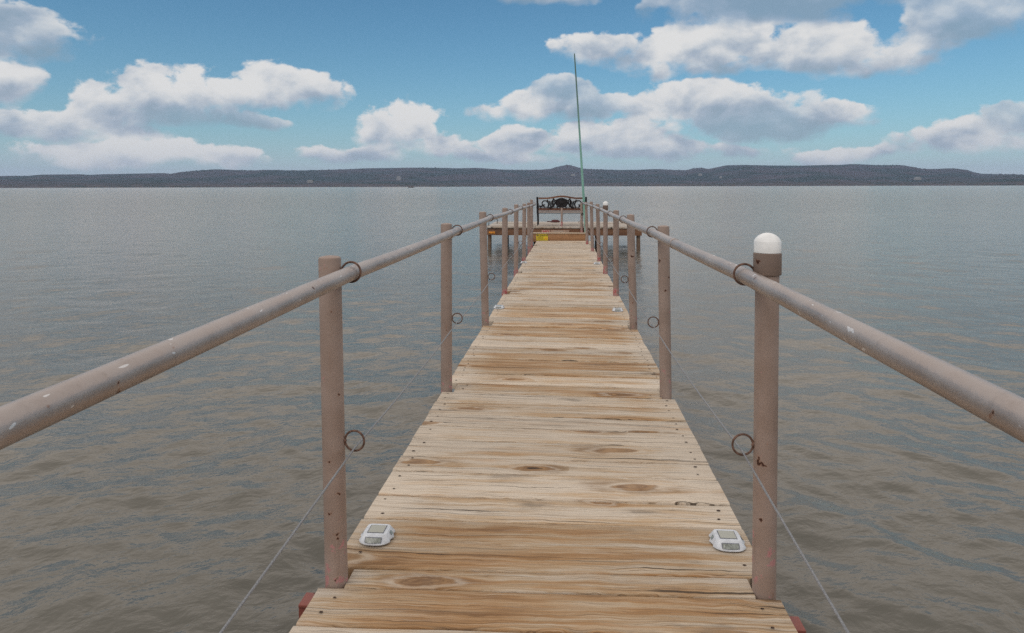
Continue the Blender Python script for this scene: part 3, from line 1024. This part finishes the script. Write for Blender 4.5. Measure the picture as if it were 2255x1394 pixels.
# ------------------------------------------------------------------ water
def water_mesh():
    fine = np.arange(-1.22, 1.2201, 0.0046)
    coarse = np.linspace(1.22, 2 * PI - 1.22, 120)[1:-1]
    th = np.concatenate([fine, coarse])                     # azimuth from +Y, towards +X
    rr = [0.25]
    while rr[-1] < 5200:
        rr.append(rr[-1] * (1.0056 if rr[-1] < 60 else 1.02))
    rr = np.array(rr)
    nt, nr = len(th), len(rr)
    Rg, Tg = np.meshgrid(rr, th, indexing='ij')
    X = Rg * np.sin(Tg); Y = Rg * np.cos(Tg)
    sp = Rg * np.where(np.abs(((Tg + PI) % (2 * PI)) - PI) <= 1.23, 0.0056, 0.033)
    sp = np.where(Rg >= 60, Rg * 0.02, sp)
    Z = np.zeros_like(X); DX = np.zeros_like(X); DY = np.zeros_like(X)
    nw = 140
    lam = np.exp(rng.uniform(math.log(0.10), math.log(1.5), nw))
    wind = math.radians(200)                               # travel direction, measured from +Y clockwise
    ang = wind + rng.normal(0, 0.85, nw)
    near = Rg < 75
    xs, ys, sps = X[near], Y[near], sp[near]
    grp = 0.75 + 0.35 * np.sin(xs * 0.23 + 1.3 + 0.8 * np.sin(ys * 0.11)) * np.sin(ys * 0.31 + 0.5 + 0.6 * np.sin(xs * 0.17))
    z = np.zeros_like(xs); dx = np.zeros_like(xs); dy = np.zeros_like(xs)
    for l, a in zip(lam, ang):
        k = 2 * PI / l
        slope = 0.0112 * (1.0 if l < 0.6 else 0.75)
        amp = slope / k * rng.uniform(0.5, 1.4)
        ph = rng.uniform(0, 2 * PI)
        sx_, cx_ = math.sin(a), math.cos(a)
        arg = k * (xs * sx_ + ys * cx_) + ph
        w = np.clip((l / sps - 3.0) / 3.0, 0, 1)
        c = np.cos(arg); s_ = np.sin(arg)
        z += amp * w * c
        dx -= amp * w * s_ * sx_ * 1.0
        dy -= amp * w * s_ * cx_ * 1.0
    grp = grp * np.clip((75 - Rg[near]) / 50, 0, 1) ** 0.7
    Z[near] = z * grp; DX[near] = dx * grp; DY[near] = dy * grp
    co = np.stack([X + DX, Y + DY, Z], -1).reshape(-1, 3)
    co = np.concatenate([co, [[0, 0, 0]]])
    i = np.arange(nr - 1)[:, None]; j = np.arange(nt)[None, :]; jn = (j + 1) % nt
    quads = np.stack([i * nt + j + 0 * i, (i + 1) * nt + j, (i + 1) * nt + jn, i * nt + jn], -1).reshape(-1, 4)
    me = bpy.data.meshes.new('water')
    nq = len(quads)
    tri = np.stack([np.full(nt, nr * nt), np.arange(nt), (np.arange(nt) + 1) % nt], -1)
    me.vertices.add(len(co)); me.vertices.foreach_set('co', co.astype(np.float32).ravel())
    me.loops.add(nq * 4 + nt * 3)
    me.loops.foreach_set('vertex_index', np.concatenate([quads.ravel(), tri.ravel()]).astype(np.int32))
    me.polygons.add(nq + nt)
    ls = np.concatenate([np.arange(nq) * 4, nq * 4 + np.arange(nt) * 3])
    me.polygons.foreach_set('loop_start', ls.astype(np.int32))
    me.update(calc_edges=True)
    me.validate()
    me.polygons.foreach_set('use_smooth', np.ones(len(me.polygons), dtype=bool))
    # faces must look up
    if me.polygons[nq // 2].normal.z < 0: me.flip_normals()
    o = bpy.data.objects.new('water', me)
    COL.objects.link(o)
    tag(o, kind='structure')
    m, t, bs = material('lake_water')
    co = objco(t)
    x, y, z = t.sep(co)
    rot = t.xyz(t.m('ADD', t.m('MULTIPLY', x, 0.94), t.m('MULTIPLY', y, 0.34)), t.m('ADD', t.m('MULTIPLY', x, -0.34), t.m('MULTIPLY', y, 0.94)), 0)
    n1 = t.noise(t.v('MULTIPLY', rot, (1.8, 2.4, 1)), 1.0, 4, 0.6, 0.3)
    n2 = t.noise(t.v('MULTIPLY', rot, (8.0, 11.0, 1)), 1.0, 4, 0.62, 0.4)
    n3 = t.noise(t.v('MULTIPLY', co, (26.0, 40.0, 1)), 1.0, 2, 0.5)
    dist = t.v('LENGTH', co)
    h = t.m('ADD', t.m('MULTIPLY', n1, t.smooth(dist, 10, 75, 0.020, 0.080)), t.m('ADD', t.m('MULTIPLY', n2, t.smooth(dist, 3, 40, 0.0065, 0.0180)), t.m('MULTIPLY', n3, 0.0008)))
    silt = t.noise(co, 0.22, 4, 0.6)
    nrm = t.bump(h, 1.0, 1.0)
    # turbid body + gloss tinted warm to take sky blue out of reflections, split by Fresnel
    body = t.new('ShaderNodeBsdfDiffuse')
    t.put(body.inputs['Color'], t.mix(t.smooth(silt, 0.3, 0.7), (0.067, 0.0655, 0.055), (0.088, 0.085, 0.072)))
    t.put(body.inputs['Normal'], nrm)
    gl = t.new('ShaderNodeBsdfAnisotropic')
    gl.inputs['Color'].default_value = (1.0, 0.925, 0.855, 1)
    gl.inputs['Roughness'].default_value = 0.15
    t.put(gl.inputs['Normal'], nrm)
    fr = t.new('ShaderNodeFresnel')
    fr.inputs['IOR'].default_value = 1.42
    t.put(fr.inputs['Normal'], nrm)
    mx = t.new('ShaderNodeMixShader')
    t.put(mx.inputs[0], t.m('MULTIPLY_ADD', fr.outputs[0], 0.96, 0.02))
    t.l.new(body.outputs[0], mx.inputs[1]); t.l.new(gl.outputs[0], mx.inputs[2])
    t.n.remove(bs)
    t.l.new(mx.outputs[0], t.n['Material Output'].inputs['Surface'])
    me.materials.append(m)
    return o


water_mesh()

# ------------------------------------------------------------------ far shore
SKY = [(-900, 384), (-500, 380), (-250, 388), (0, 386), (100, 385), (180, 383), (360, 380.5), (376, 382), (395, 378), (430, 374.5), (470, 372.5), (560, 373.5),
       (680, 373), (760, 371), (850, 369), (950, 368), (1050, 370), (1110, 372.5), (1190, 373), (1212, 371), (1232, 365), (1250, 362),
       (1266, 365), (1282, 369.5), (1310, 371), (1360, 373), (1460, 372), (1512, 373), (1528, 369.5), (1545, 368), (1560, 371), (1580, 368),
       (1600, 364.5), (1640, 363), (1700, 364), (1760, 364), (1830, 362.5), (1850, 363), (1870, 361.5), (1990, 362), (2012, 366), (2032, 370),
       (2060, 371), (2100, 370), (2130, 373), (2145, 378), (2162, 381), (2255, 381.5), (2500, 379), (2800, 383), (3200, 380)]


def px_az(px):
    d = ray(px, YH)
    return math.atan2(d.x, d.y)


_az = np.array([px_az(p) for p, _ in SKY]); _ht = np.array([(YH - 0.0024 * 0 - q) for _, q in SKY])
# roll of the camera: horizon height at each px
_ht = np.array([YH - ROLL * -1 * (p - CX) * -1 * -1 - q for p, q in SKY])
R_SHORE, R_CREST = 1500.0, 3000.0


def vnoise(x, seed):
    xi = np.floor(x).astype(int); f = x - xi
    def hsh(i): return np.modf(np.abs(np.sin(i * 127.1 + seed * 311.7) * 43758.5453))[0]
    f = f * f * (3 - 2 * f)
    return hsh(xi) * (1 - f) + hsh(xi + 1) * f


def vnoise2(x, y, seed):
    xi = np.floor(x); yi = np.floor(y); fx = x - xi; fy = y - yi
    fx = fx * fx * (3 - 2 * fx); fy = fy * fy * (3 - 2 * fy)
    def hsh(a, b): return np.modf(np.abs(np.sin(a * 127.1 + b * 269.5 + seed * 311.7) * 43758.5453))[0]
    return (hsh(xi, yi) * (1 - fx) + hsh(xi + 1, yi) * fx) * (1 - fy) + (hsh(xi, yi + 1) * (1 - fx) + hsh(xi + 1, yi + 1) * fx) * fy


def hill_z(az, R):
    crest = HC + np.interp(az, _az, _ht) * R_CREST / F * np.maximum(0.3, np.cos(az + YAW))
    t = (R - R_SHORE) / (R_CREST - R_SHORE)
    low = 0.30 + 0.16 * (vnoise(az * 9 + 3, 5) - 0.5)
    s = np.clip((t - low) / (0.96 - low), 0, 1)
    s = s * s * (3 - 2 * s)
    bench_ = np.clip(t / 0.12, 0, 1) * (4 + 7 * vnoise(az * 14, 2)) + 10 * np.clip(t / 0.5, 0, 1)
    rolls = 12 * (vnoise2(az * 30, R / 260, 3) - 0.5) * np.clip(t * 3, 0, 1) * np.clip((1 - t) * 4, 0, 1)
    z = -1.2 + bench_ * (1 - 0.2 * s) + s * np.maximum(crest - bench_, 2) + rolls
    back = np.clip((R - R_CREST) / 500, 0, 1)
    return z - back * 40


def build_hills():
    az = np.arange(-1.15, 1.15, 0.00062)
    Rr = np.concatenate([np.linspace(R_SHORE - 6, R_SHORE + 60, 12), np.linspace(R_SHORE + 90, R_CREST - 40, 34), np.linspace(R_CREST - 20, R_CREST + 500, 10)])
    A, R = np.meshgrid(az, Rr, indexing='xy')
    shore = 120 * (vnoise(A * 11, 8) - 0.5) + 30 * (vnoise(A * 60, 9) - 0.5)
    Rd = R + shore * np.clip(1 - (R - R_SHORE) / 700, 0, 1)
    Z = hill_z(A, R)
    # tree canopy: the crowns break every edge
    tree = (3.2 * (vnoise(A * 420, 21) - 0.35) + 3.0 * (vnoise(A * 950, 22) - 0.4)) * np.where(np.abs(R - R_CREST) < 45, 1.0, 0.0) + np.where(R < R_SHORE + 40, 3.5 * (vnoise(A * 700, 23) - 0.3), 0)
    Z = Z + np.where(R > R_SHORE + 4, tree * np.clip((R - R_SHORE) / 30, 0, 1), 0)
    X = Rd * np.sin(A); Y = Rd * np.cos(A)
    nr, nt = A.shape
    me = bpy.data.meshes.new('hills')
    co = np.stack([X, Y, Z], -1).reshape(-1, 3)
    i = np.arange(nr - 1)[:, None]; j = np.arange(nt - 1)[None, :]
    q = np.stack([i * nt + j, (i + 1) * nt + j, (i + 1) * nt + j + 1, i * nt + j + 1], -1).reshape(-1, 4)
    me.vertices.add(len(co)); me.vertices.foreach_set('co', co.astype(np.float32).ravel())
    me.loops.add(len(q) * 4); me.loops.foreach_set('vertex_index', q.astype(np.int32).ravel())
    me.polygons.add(len(q)); me.polygons.foreach_set('loop_start', (np.arange(len(q)) * 4).astype(np.int32))
    me.update(calc_edges=True)
    if me.polygons[len(q) // 2].normal.z < 0: me.flip_normals()
    o = bpy.data.objects.new('hills', me)
    COL.objects.link(o)
    tag(o, kind='structure')
    m, t, bs = material('wooded_hillside')
    co = objco(t)
    n1 = t.noise(co, 0.0045, 4, 0.6)
    n2 = t.noise(co, 0.030, 5, 0.7)
    n3 = t.noise(co, 0.012, 3, 0.6)
    c = t.mix(t.smooth(n1, 0.42, 0.58), (0.014, 0.030, 0.022), (0.058, 0.050, 0.054))
    c = t.mix(t.smooth(n2, 0.40, 0.62, 0, 0.6), c, (0.014, 0.022, 0.016))
    c = t.mix(t.smooth(n2, 0.60, 0.74, 0, 0.4), c, (0.085, 0.078, 0.070))
    z = t.sep(co)[2]
    c = t.mix(t.m('MULTIPLY', t.smooth(z, 3.0, 10.0, 1, 0), t.smooth(n2, 0.4, 0.6)), c, (0.085, 0.066, 0.058))
    c = t.mix(t.smooth(n3, 0.735, 0.76, 0, 0.8), c, (0.22, 0.18, 0.13))
    t.put(bs.inputs['Base Color'], c)
    bs.inputs['Roughness'].default_value = 0.95
    bs.inputs['Specular IOR Level'].default_value = 0.1
    me.materials.append(m)


build_hills()


def hill_point(px, py):
    """where a line of sight meets the hillside"""
    d = ray(px, py); az = math.atan2(d.x, d.y); el = d.z / math.hypot(d.x, d.y)
    for R in np.arange(R_SHORE + 20, R_CREST, 10.0):
        if hill_z(np.array([az]), np.array([R]))[0] >= HC + el * R: break
    return Vector((R * math.sin(az), R * math.cos(az), float(hill_z(np.array([az]), np.array([R]))[0]))), az


M_HWALL = mat_plain('house_wall', (0.27, 0.265, 0.25), 0.8, 0, 0.05, 1)
M_HROOF = mat_plain('house_roof', (0.20, 0.20, 0.20), 0.8, 0, 0.1, 1)
for (px, py, w, h, lab) in ((878, 397, 13, 8, 'pale far house with a tall gable on the wooded shore left of the bush'),
                            (683, 402.5, 14, 3.2, 'long low pale house on the far left shore'),
                            (1262, 388, 15, 3.2, 'far pale house below the round hill'),
                            (1542, 387, 12, 3, 'small far pale house below the little knoll'),
                            (1587, 392.5, 7, 3, 'tiny far pale house low on the shore under the mesa'),
                            (2021, 396, 17, 4.5, 'pale far house on the right shore below the bare field')):
    q, az = hill_point(px, py)
    o = thing('house', lab, 'house', (q.x, q.y, q.z + 3.0), -az, 'houses on the far shore')
    o.location.x -= 25 * math.sin(az); o.location.y -= 25 * math.cos(az)
    mb = MB(); mb.box(-w / 2, w / 2, -4, 4, -4, h * 0.6); mb.build('wall', M_HWALL, o, smooth=0)
    mb = MB(); mb.add([(-w / 2 - .5, -4.5, h * .6 + .02), (w / 2 + .5, -4.5, h * .6 + .02), (w / 2 + .5, 4.5, h * .6 + .02), (-w / 2 - .5, 4.5, h * .6 + .02), (-w / 2 * .6, 0, h), (w / 2 * .6, 0, h)],
                      [(0, 1, 5, 4), (2, 3, 4, 5), (1, 2, 5), (3, 0, 4), (3, 2, 1, 0)]); mb.build('roof', M_HROOF, o, smooth=0)

# low sandbar with a clump of brush, well out in the lake
q0 = on_y(565, 414.0, 620); q1 = on_y(1045, 412.6, 620)
mb = MB()
top_, bot = [], []
nn = 90
for k in range(nn + 1):
    u = k / nn
    x = q0.x + (q1.x - q0.x) * u
    hgt = 0.22 * math.sin(PI * u) ** 0.5 * (0.3 + 0.7 * float(vnoise(np.array([u * 14.0]), 4)[0])) - 0.04
    yy = 622 + 8 * math.sin(u * 5)
    top_.append((x, yy, hgt)); bot.append((x, yy - 5 - 3 * math.sin(u * 11), -0.12)); bot.append((x, yy + 9, -0.12))
vs = []
for k in range(nn + 1): vs += [bot[2 * k], top_[k], bot[2 * k + 1]]
fs = []
for k in range(nn):
    fs += [(3 * k, 3 * k + 3, 3 * k + 4, 3 * k + 1), (3 * k + 1, 3 * k + 4, 3 * k + 5, 3 * k + 2)]
mb.add(vs, fs)
tag(mb.build('sandbar', mat_plain('wet_sand', (0.20, 0.16, 0.13), 0.9, 0, 0.3, 0.3)), kind='structure')
q = on_y(905, 412.5, 618)
mb = MB()
for k in range(1500):
    a_ = rng.uniform(0, 2 * PI); rr_ = math.sqrt(rng.uniform(0, 1)); x = 3.0 * rr_ * math.cos(a_); yv = 1.6 * rr_ * math.sin(a_)
    hh = 1.4 * (1 - rr_ ** 2) ** 0.5 * rng.uniform(0.2, 1.1) * (0.75 + 0.35 * math.sin(x * 2.3))
    w = 0.16; n = Vector(rng.normal(0, 1, 3)).normalized(); t1 = n.orthogonal().normalized() * w; t2 = n.cross(t1).normalized() * w * 0.6
    c = Vector((x, yv, max(0.05, hh)))
    mb.add([c - t1, c + t2, c + t1, c - t2], [(0, 1, 2, 3)])
bush = thing('bush', 'low brown bush alone on the sandbar in the lake', 'bush', (q.x, 619, 0.05))
mb.build('foliage', mat_plain('dry_brush', (0.13, 0.095, 0.065), 0.9, 0, 0.4, 3), bush, smooth=0)
mb = MB()
for k in range(9):
    a_ = k * 0.7; mb.tube([(0.3 * math.cos(a_), 0.3 * math.sin(a_), -0.2), (1.4 * math.cos(a_), 0.8 * math.sin(a_), 0.7)], [0.05, 0.02], 6)
mb.build('stem', M_PILE, bush)

# ------------------------------------------------------------------ air
mb = MB(); mb.box(-4200, 4200, -400, 4300, -3.0, 116.0)
hz = mb.build('haze', [], None, smooth=0)
m = bpy.data.materials.new('air'); m.use_nodes = True
m.node_tree.nodes.clear()
out = m.node_tree.nodes.new('ShaderNodeOutputMaterial')
pv = m.node_tree.nodes.new('ShaderNodeVolumePrincipled')
pv.inputs['Color'].default_value = (0.50, 0.66, 1.0, 1)
pv.inputs['Density'].default_value = 0.00013
pv.inputs['Anisotropy'].default_value = 0.1
m.node_tree.links.new(pv.outputs[0], out.inputs['Volume'])
hz.data.materials.append(m)
tag(hz, kind='stuff')

# ------------------------------------------------------------------ sky, clouds and light
SUN_EL, SUN_AZ = math.radians(52), math.radians(215)     # compass-like azimuth from +Y towards +X: behind and to the left
world = bpy.data.worlds.new('World')
scene.world = world
world.use_nodes = True
wt = NT(world.node_tree)
world.node_tree.nodes.clear()
wout = wt.new('ShaderNodeOutputWorld')
bg = wt.new('ShaderNodeBackground')
STR = 0.10
bg.inputs['Strength'].default_value = STR
wt.l.new(bg.outputs[0], wout.inputs['Surface'])
sky = wt.new('ShaderNodeTexSky')
sky.sky_type = 'NISHITA'; sky.sun_disc = False
sky.sun_elevation = SUN_EL; sky.sun_rotation = SUN_AZ
sky.air_density = 1.0; sky.dust_density = 0.6; sky.ozone_density = 1.6
D = wt.new('ShaderNodeTexCoord').outputs['Generated']
dx, dy, dz = wt.sep(D)
az = wt.m('ARCTAN2', dx, dy)
el = wt.m('ARCSINE', dz)
warp = wt.noise(D, 7.0, 4, 0.6, out='Color')
warp = wt.v('SUBTRACT', warp, (0.5, 0.5, 0.5))
P = wt.v('MULTIPLY_ADD', warp, (0.075, 0.045, 0.0), wt.xyz(az, el, 0))

# (px, py, half width, half height, how much flatter below, brightness)
CLOUDS = [
    (40, 85, 120, 62, 1.4, 0.35), (0, 185, 70, 55, 1.2, 0.85), (60, 272, 130, 32, 1.3, 0.4),
    (225, 235, 60, 55, 1.1, 1.0), (200, 285, 150, 45, 1.6, 0.75), (315, 200, 75, 62, 1.2, 0.8), (460, 210, 110, 72, 1.8, 0.9),
    (630, 205, 130, 72, 1.8, 0.85), (400, 255, 150, 45, 1.5, 0.1), (245, 345, 190, 42, 1.6, 1.05), (505, 358, 95, 34, 1.6, 0.9),
    (885, 290, 110, 78, 1.5, 1.1), (960, 325, 110, 45, 1.7, 0.9), (1150, 315, 100, 42, 1.6, 0.85), (1170, 245, 125, 42, 1.6, 0.75),
    (1370, 300, 190, 52, 1.7, 0.75), (1540, 235, 175, 62, 1.6, 0.8), (1640, 255, 170, 60, 1.4, 0.3), (1835, 258, 70, 36, 1.5, 0.75),
    (1330, 115, 130, 42, 1.5, 0.7), (1590, 120, 190, 78, 1.6, 0.95), (1830, 118, 215, 78, 1.6, 0.95), (1690, 150, 280, 32, 1.8, 0.1),
    (1720, 12, 280, 60, 1.3, -0.2), (2150, 50, 190, 75, 1.3, 0.15), (2060, 320, 100, 42, 1.5, 0.7), (2160, 318, 105, 46, 1.6, 0.8),
    (2260, 275, 70, 46, 1.4, 0.25), (1195, 5, 110, 22, 1.4, 0.3), (1445, 158, 36, 26, 1.1, 1.0), (560, 275, 90, 22, 1.4, 0.3), (1440, 128, 120, 44, 1.5, 0.75), (1290, 235, 120, 42, 1.4, 0.35), (1250, 320, 110, 36, 1.5, 0.5), (1965, 140, 100, 42, 1.5, 0.7), (1700, 285, 200, 40, 1.5, 0.25), (1450, 335, 260, 34, 1.5, 0.55), (780, 345, 130, 28, 1.5, 0.6), (1120, 345, 150, 26, 1.5, 0.7), (1250, 200, 90, 40, 1.3, 0.25),  (1860, 345, 90, 22, 1.5, 0.6),
]
Fld = None
num = den = brt = None
for (px, py, rx, ry, kb, bb) in CLOUDS:
    d = ray(px, py).normalized()
    ca, ce = math.atan2(d.x, d.y), math.asin(d.z)
    sx_, sy_ = F / rx, F / ry
    q = wt.v('MULTIPLY_ADD', P, (sx_, sy_, 0), (-ca * sx_, -ce * sy_, 0))
    q3 = wt.v('MAXIMUM', q, wt.v('MULTIPLY', q, (-1, -kb, 0)))
    f = wt.m('SUBTRACT', 1.0, wt.v('DOT_PRODUCT', q3, q3))
    w0 = wt.m('MAXIMUM', wt.m('ADD', f, 0.7), 0.0)
    w = wt.m('MULTIPLY', w0, w0)
    qy = wt.v('DOT_PRODUCT', q, (0, 1, 0))
    if Fld is None:
        Fld, den = f, w
        num = wt.m('MULTIPLY', w, qy); brt = wt.m('MULTIPLY', w, bb)
    else:
        Fld = wt.m('SMOOTH_MAX', Fld, f, 0.25)
        den = wt.m('ADD', den, w)
        num = wt.m('MULTIPLY_ADD', w, qy, num)
        brt = wt.m('MULTIPLY_ADD', w, bb, brt)
den = wt.m('MAXIMUM', den, 0.0001)
ver = wt.m('DIVIDE', num, den)
brt = wt.m('DIVIDE', brt, den)
Dn = wt.v('MULTIPLY', D, (1.0, 1.0, 1.5))
na = wt.noise(Dn, 16.0, 9, 0.64, 0.1)
sa = wt.noise(Dn, 11.0, 7, 0.56, 0.2)
sb = wt.noise(wt.v('ADD', Dn, (-0.010, 0.0, 0.030)), 11.0, 7, 0.56, 0.2)
relief = wt.m('SUBTRACT', sa, sb)
def puff(v, sc, feat='SMOOTH_F1'):
    n = wt.new('ShaderNodeTexVoronoi', feature=feat)
    wt.put(n.inputs['Vector'], v)
    n.inputs['Scale'].default_value = sc
    if feat != 'F1': n.inputs['Smoothness'].default_value = 0.25
    return n.outputs['Distance']


Dw = wt.v('MULTIPLY_ADD', warp, (0.06, 0.06, 0.06), Dn)
LT = (-0.008, 0.0, 0.018)
p1a, p2a = puff(Dw, 17.0), puff(Dw, 43.0, 'F1')
Dl = wt.v('ADD', Dw, LT)
p1b = puff(Dl, 17.0)
relief = wt.m('MULTIPLY_ADD', wt.m('SUBTRACT', p1b, p1a), 0.28, relief)
dens = wt.m('MULTIPLY_ADD', wt.m('SUBTRACT', na, 0.43), 2.3, wt.m('MAXIMUM', Fld, -3.0))
dens = wt.m('ADD', dens, wt.m('ADD', wt.m('MULTIPLY', wt.m('SUBTRACT', 0.42, p1a), 0.65), wt.m('MULTIPLY', wt.m('SUBTRACT', 0.42, p2a), 0.42)))
# crisp tops, soft bases
topness = wt.smooth(ver, -0.35, 0.45)
alpha = wt.smooth(wt.m('DIVIDE', wt.m('SUBTRACT', dens, 0.08), wt.m('MULTIPLY_ADD', topness, -0.70, 1.05)), 0.0, 1.0)
alpha = wt.m('MULTIPLY', alpha, wt.smooth(brt, 0.0, 0.7, 0.70, 1.0))
lit = wt.m('ADD', wt.m('MULTIPLY_ADD', ver, 0.62, wt.m('MULTIPLY', brt, 0.60)), wt.m('MULTIPLY', relief, 2.1))
lit = wt.m('ADD', lit, wt.smooth(dens, 0.2, 1.4, 0.14, -0.08))
lit = wt.smooth(lit, -0.25, 1.0)
c_cloud = wt.ramp(lit, [(0.0, (0.270, 0.360, 0.445)), (0.35, (0.38, 0.45, 0.54)), (0.7, (0.56, 0.60, 0.645)), (1.0, (0.75, 0.75, 0.745))])
c_cloud = wt.v('SCALE', c_cloud, scale=1.0 / STR)
blue = wt.v('MULTIPLY', sky.outputs[0], (0.50, 0.86, 0.95))
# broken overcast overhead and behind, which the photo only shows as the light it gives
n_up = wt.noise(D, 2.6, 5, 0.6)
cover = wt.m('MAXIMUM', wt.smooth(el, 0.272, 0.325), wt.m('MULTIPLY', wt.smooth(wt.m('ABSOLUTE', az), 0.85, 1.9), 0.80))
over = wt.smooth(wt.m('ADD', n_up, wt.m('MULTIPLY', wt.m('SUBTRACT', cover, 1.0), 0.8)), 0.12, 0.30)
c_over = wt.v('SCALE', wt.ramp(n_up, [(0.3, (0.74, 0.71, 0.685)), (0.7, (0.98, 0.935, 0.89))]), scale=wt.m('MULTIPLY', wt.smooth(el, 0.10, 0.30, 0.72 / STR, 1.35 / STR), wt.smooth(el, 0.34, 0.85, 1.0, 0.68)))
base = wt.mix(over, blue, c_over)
# pale air low over the lake
low = wt.m('EXPONENT', wt.m('MULTIPLY', wt.m('MAXIMUM', el, 0.0), -14.0))
base = wt.mix(wt.m('MULTIPLY', low, 0.88), base, tuple(v / STR for v in (0.42, 0.53, 0.63)))
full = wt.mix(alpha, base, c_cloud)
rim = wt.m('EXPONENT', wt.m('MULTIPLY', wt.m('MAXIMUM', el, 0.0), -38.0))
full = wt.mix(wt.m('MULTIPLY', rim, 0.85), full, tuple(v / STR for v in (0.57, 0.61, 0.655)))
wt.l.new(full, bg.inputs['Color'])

sd = bpy.data.lights.new('sun', 'SUN')
sd.energy = 0.85; sd.angle = math.radians(35); sd.color = (1.0, 0.95, 0.88)
so = bpy.data.objects.new('sun', sd)
COL.objects.link(so)
sv = Vector((math.sin(SUN_AZ) * math.cos(SUN_EL), math.cos(SUN_AZ) * math.cos(SUN_EL), math.sin(SUN_EL)))
so.rotation_euler = sv.to_track_quat('Z', 'Y').to_euler()

# ------------------------------------------------------------------ camera and render settings
cd = bpy.data.cameras.new('camera')
cd.sensor_width = 36.0
cd.lens = F / 2255 * 36.0
cd.shift_y = (YH - 697.0) / 2255
cd.clip_start = 0.05; cd.clip_end = 12000
co_ = bpy.data.objects.new('camera', cd)
COL.objects.link(co_)
co_.matrix_world = Matrix.Translation((0, 0, HC)) @ RCAM.to_4x4()
scene.camera = co_
scene.view_settings.view_transform = 'Standard'
scene.view_settings.look = 'None'
scene.view_settings.exposure = 0.0
scene.view_settings.gamma = 1.0
scene.cycles.use_denoising = False
scene.cycles.use_adaptive_sampling = False
scene.cycles.sample_clamp_indirect = 4.0
scene.cycles.max_bounces = 6
scene.cycles.volume_bounces = 0
scene.cycles.caustics_reflective = False
scene.cycles.caustics_refractive = False
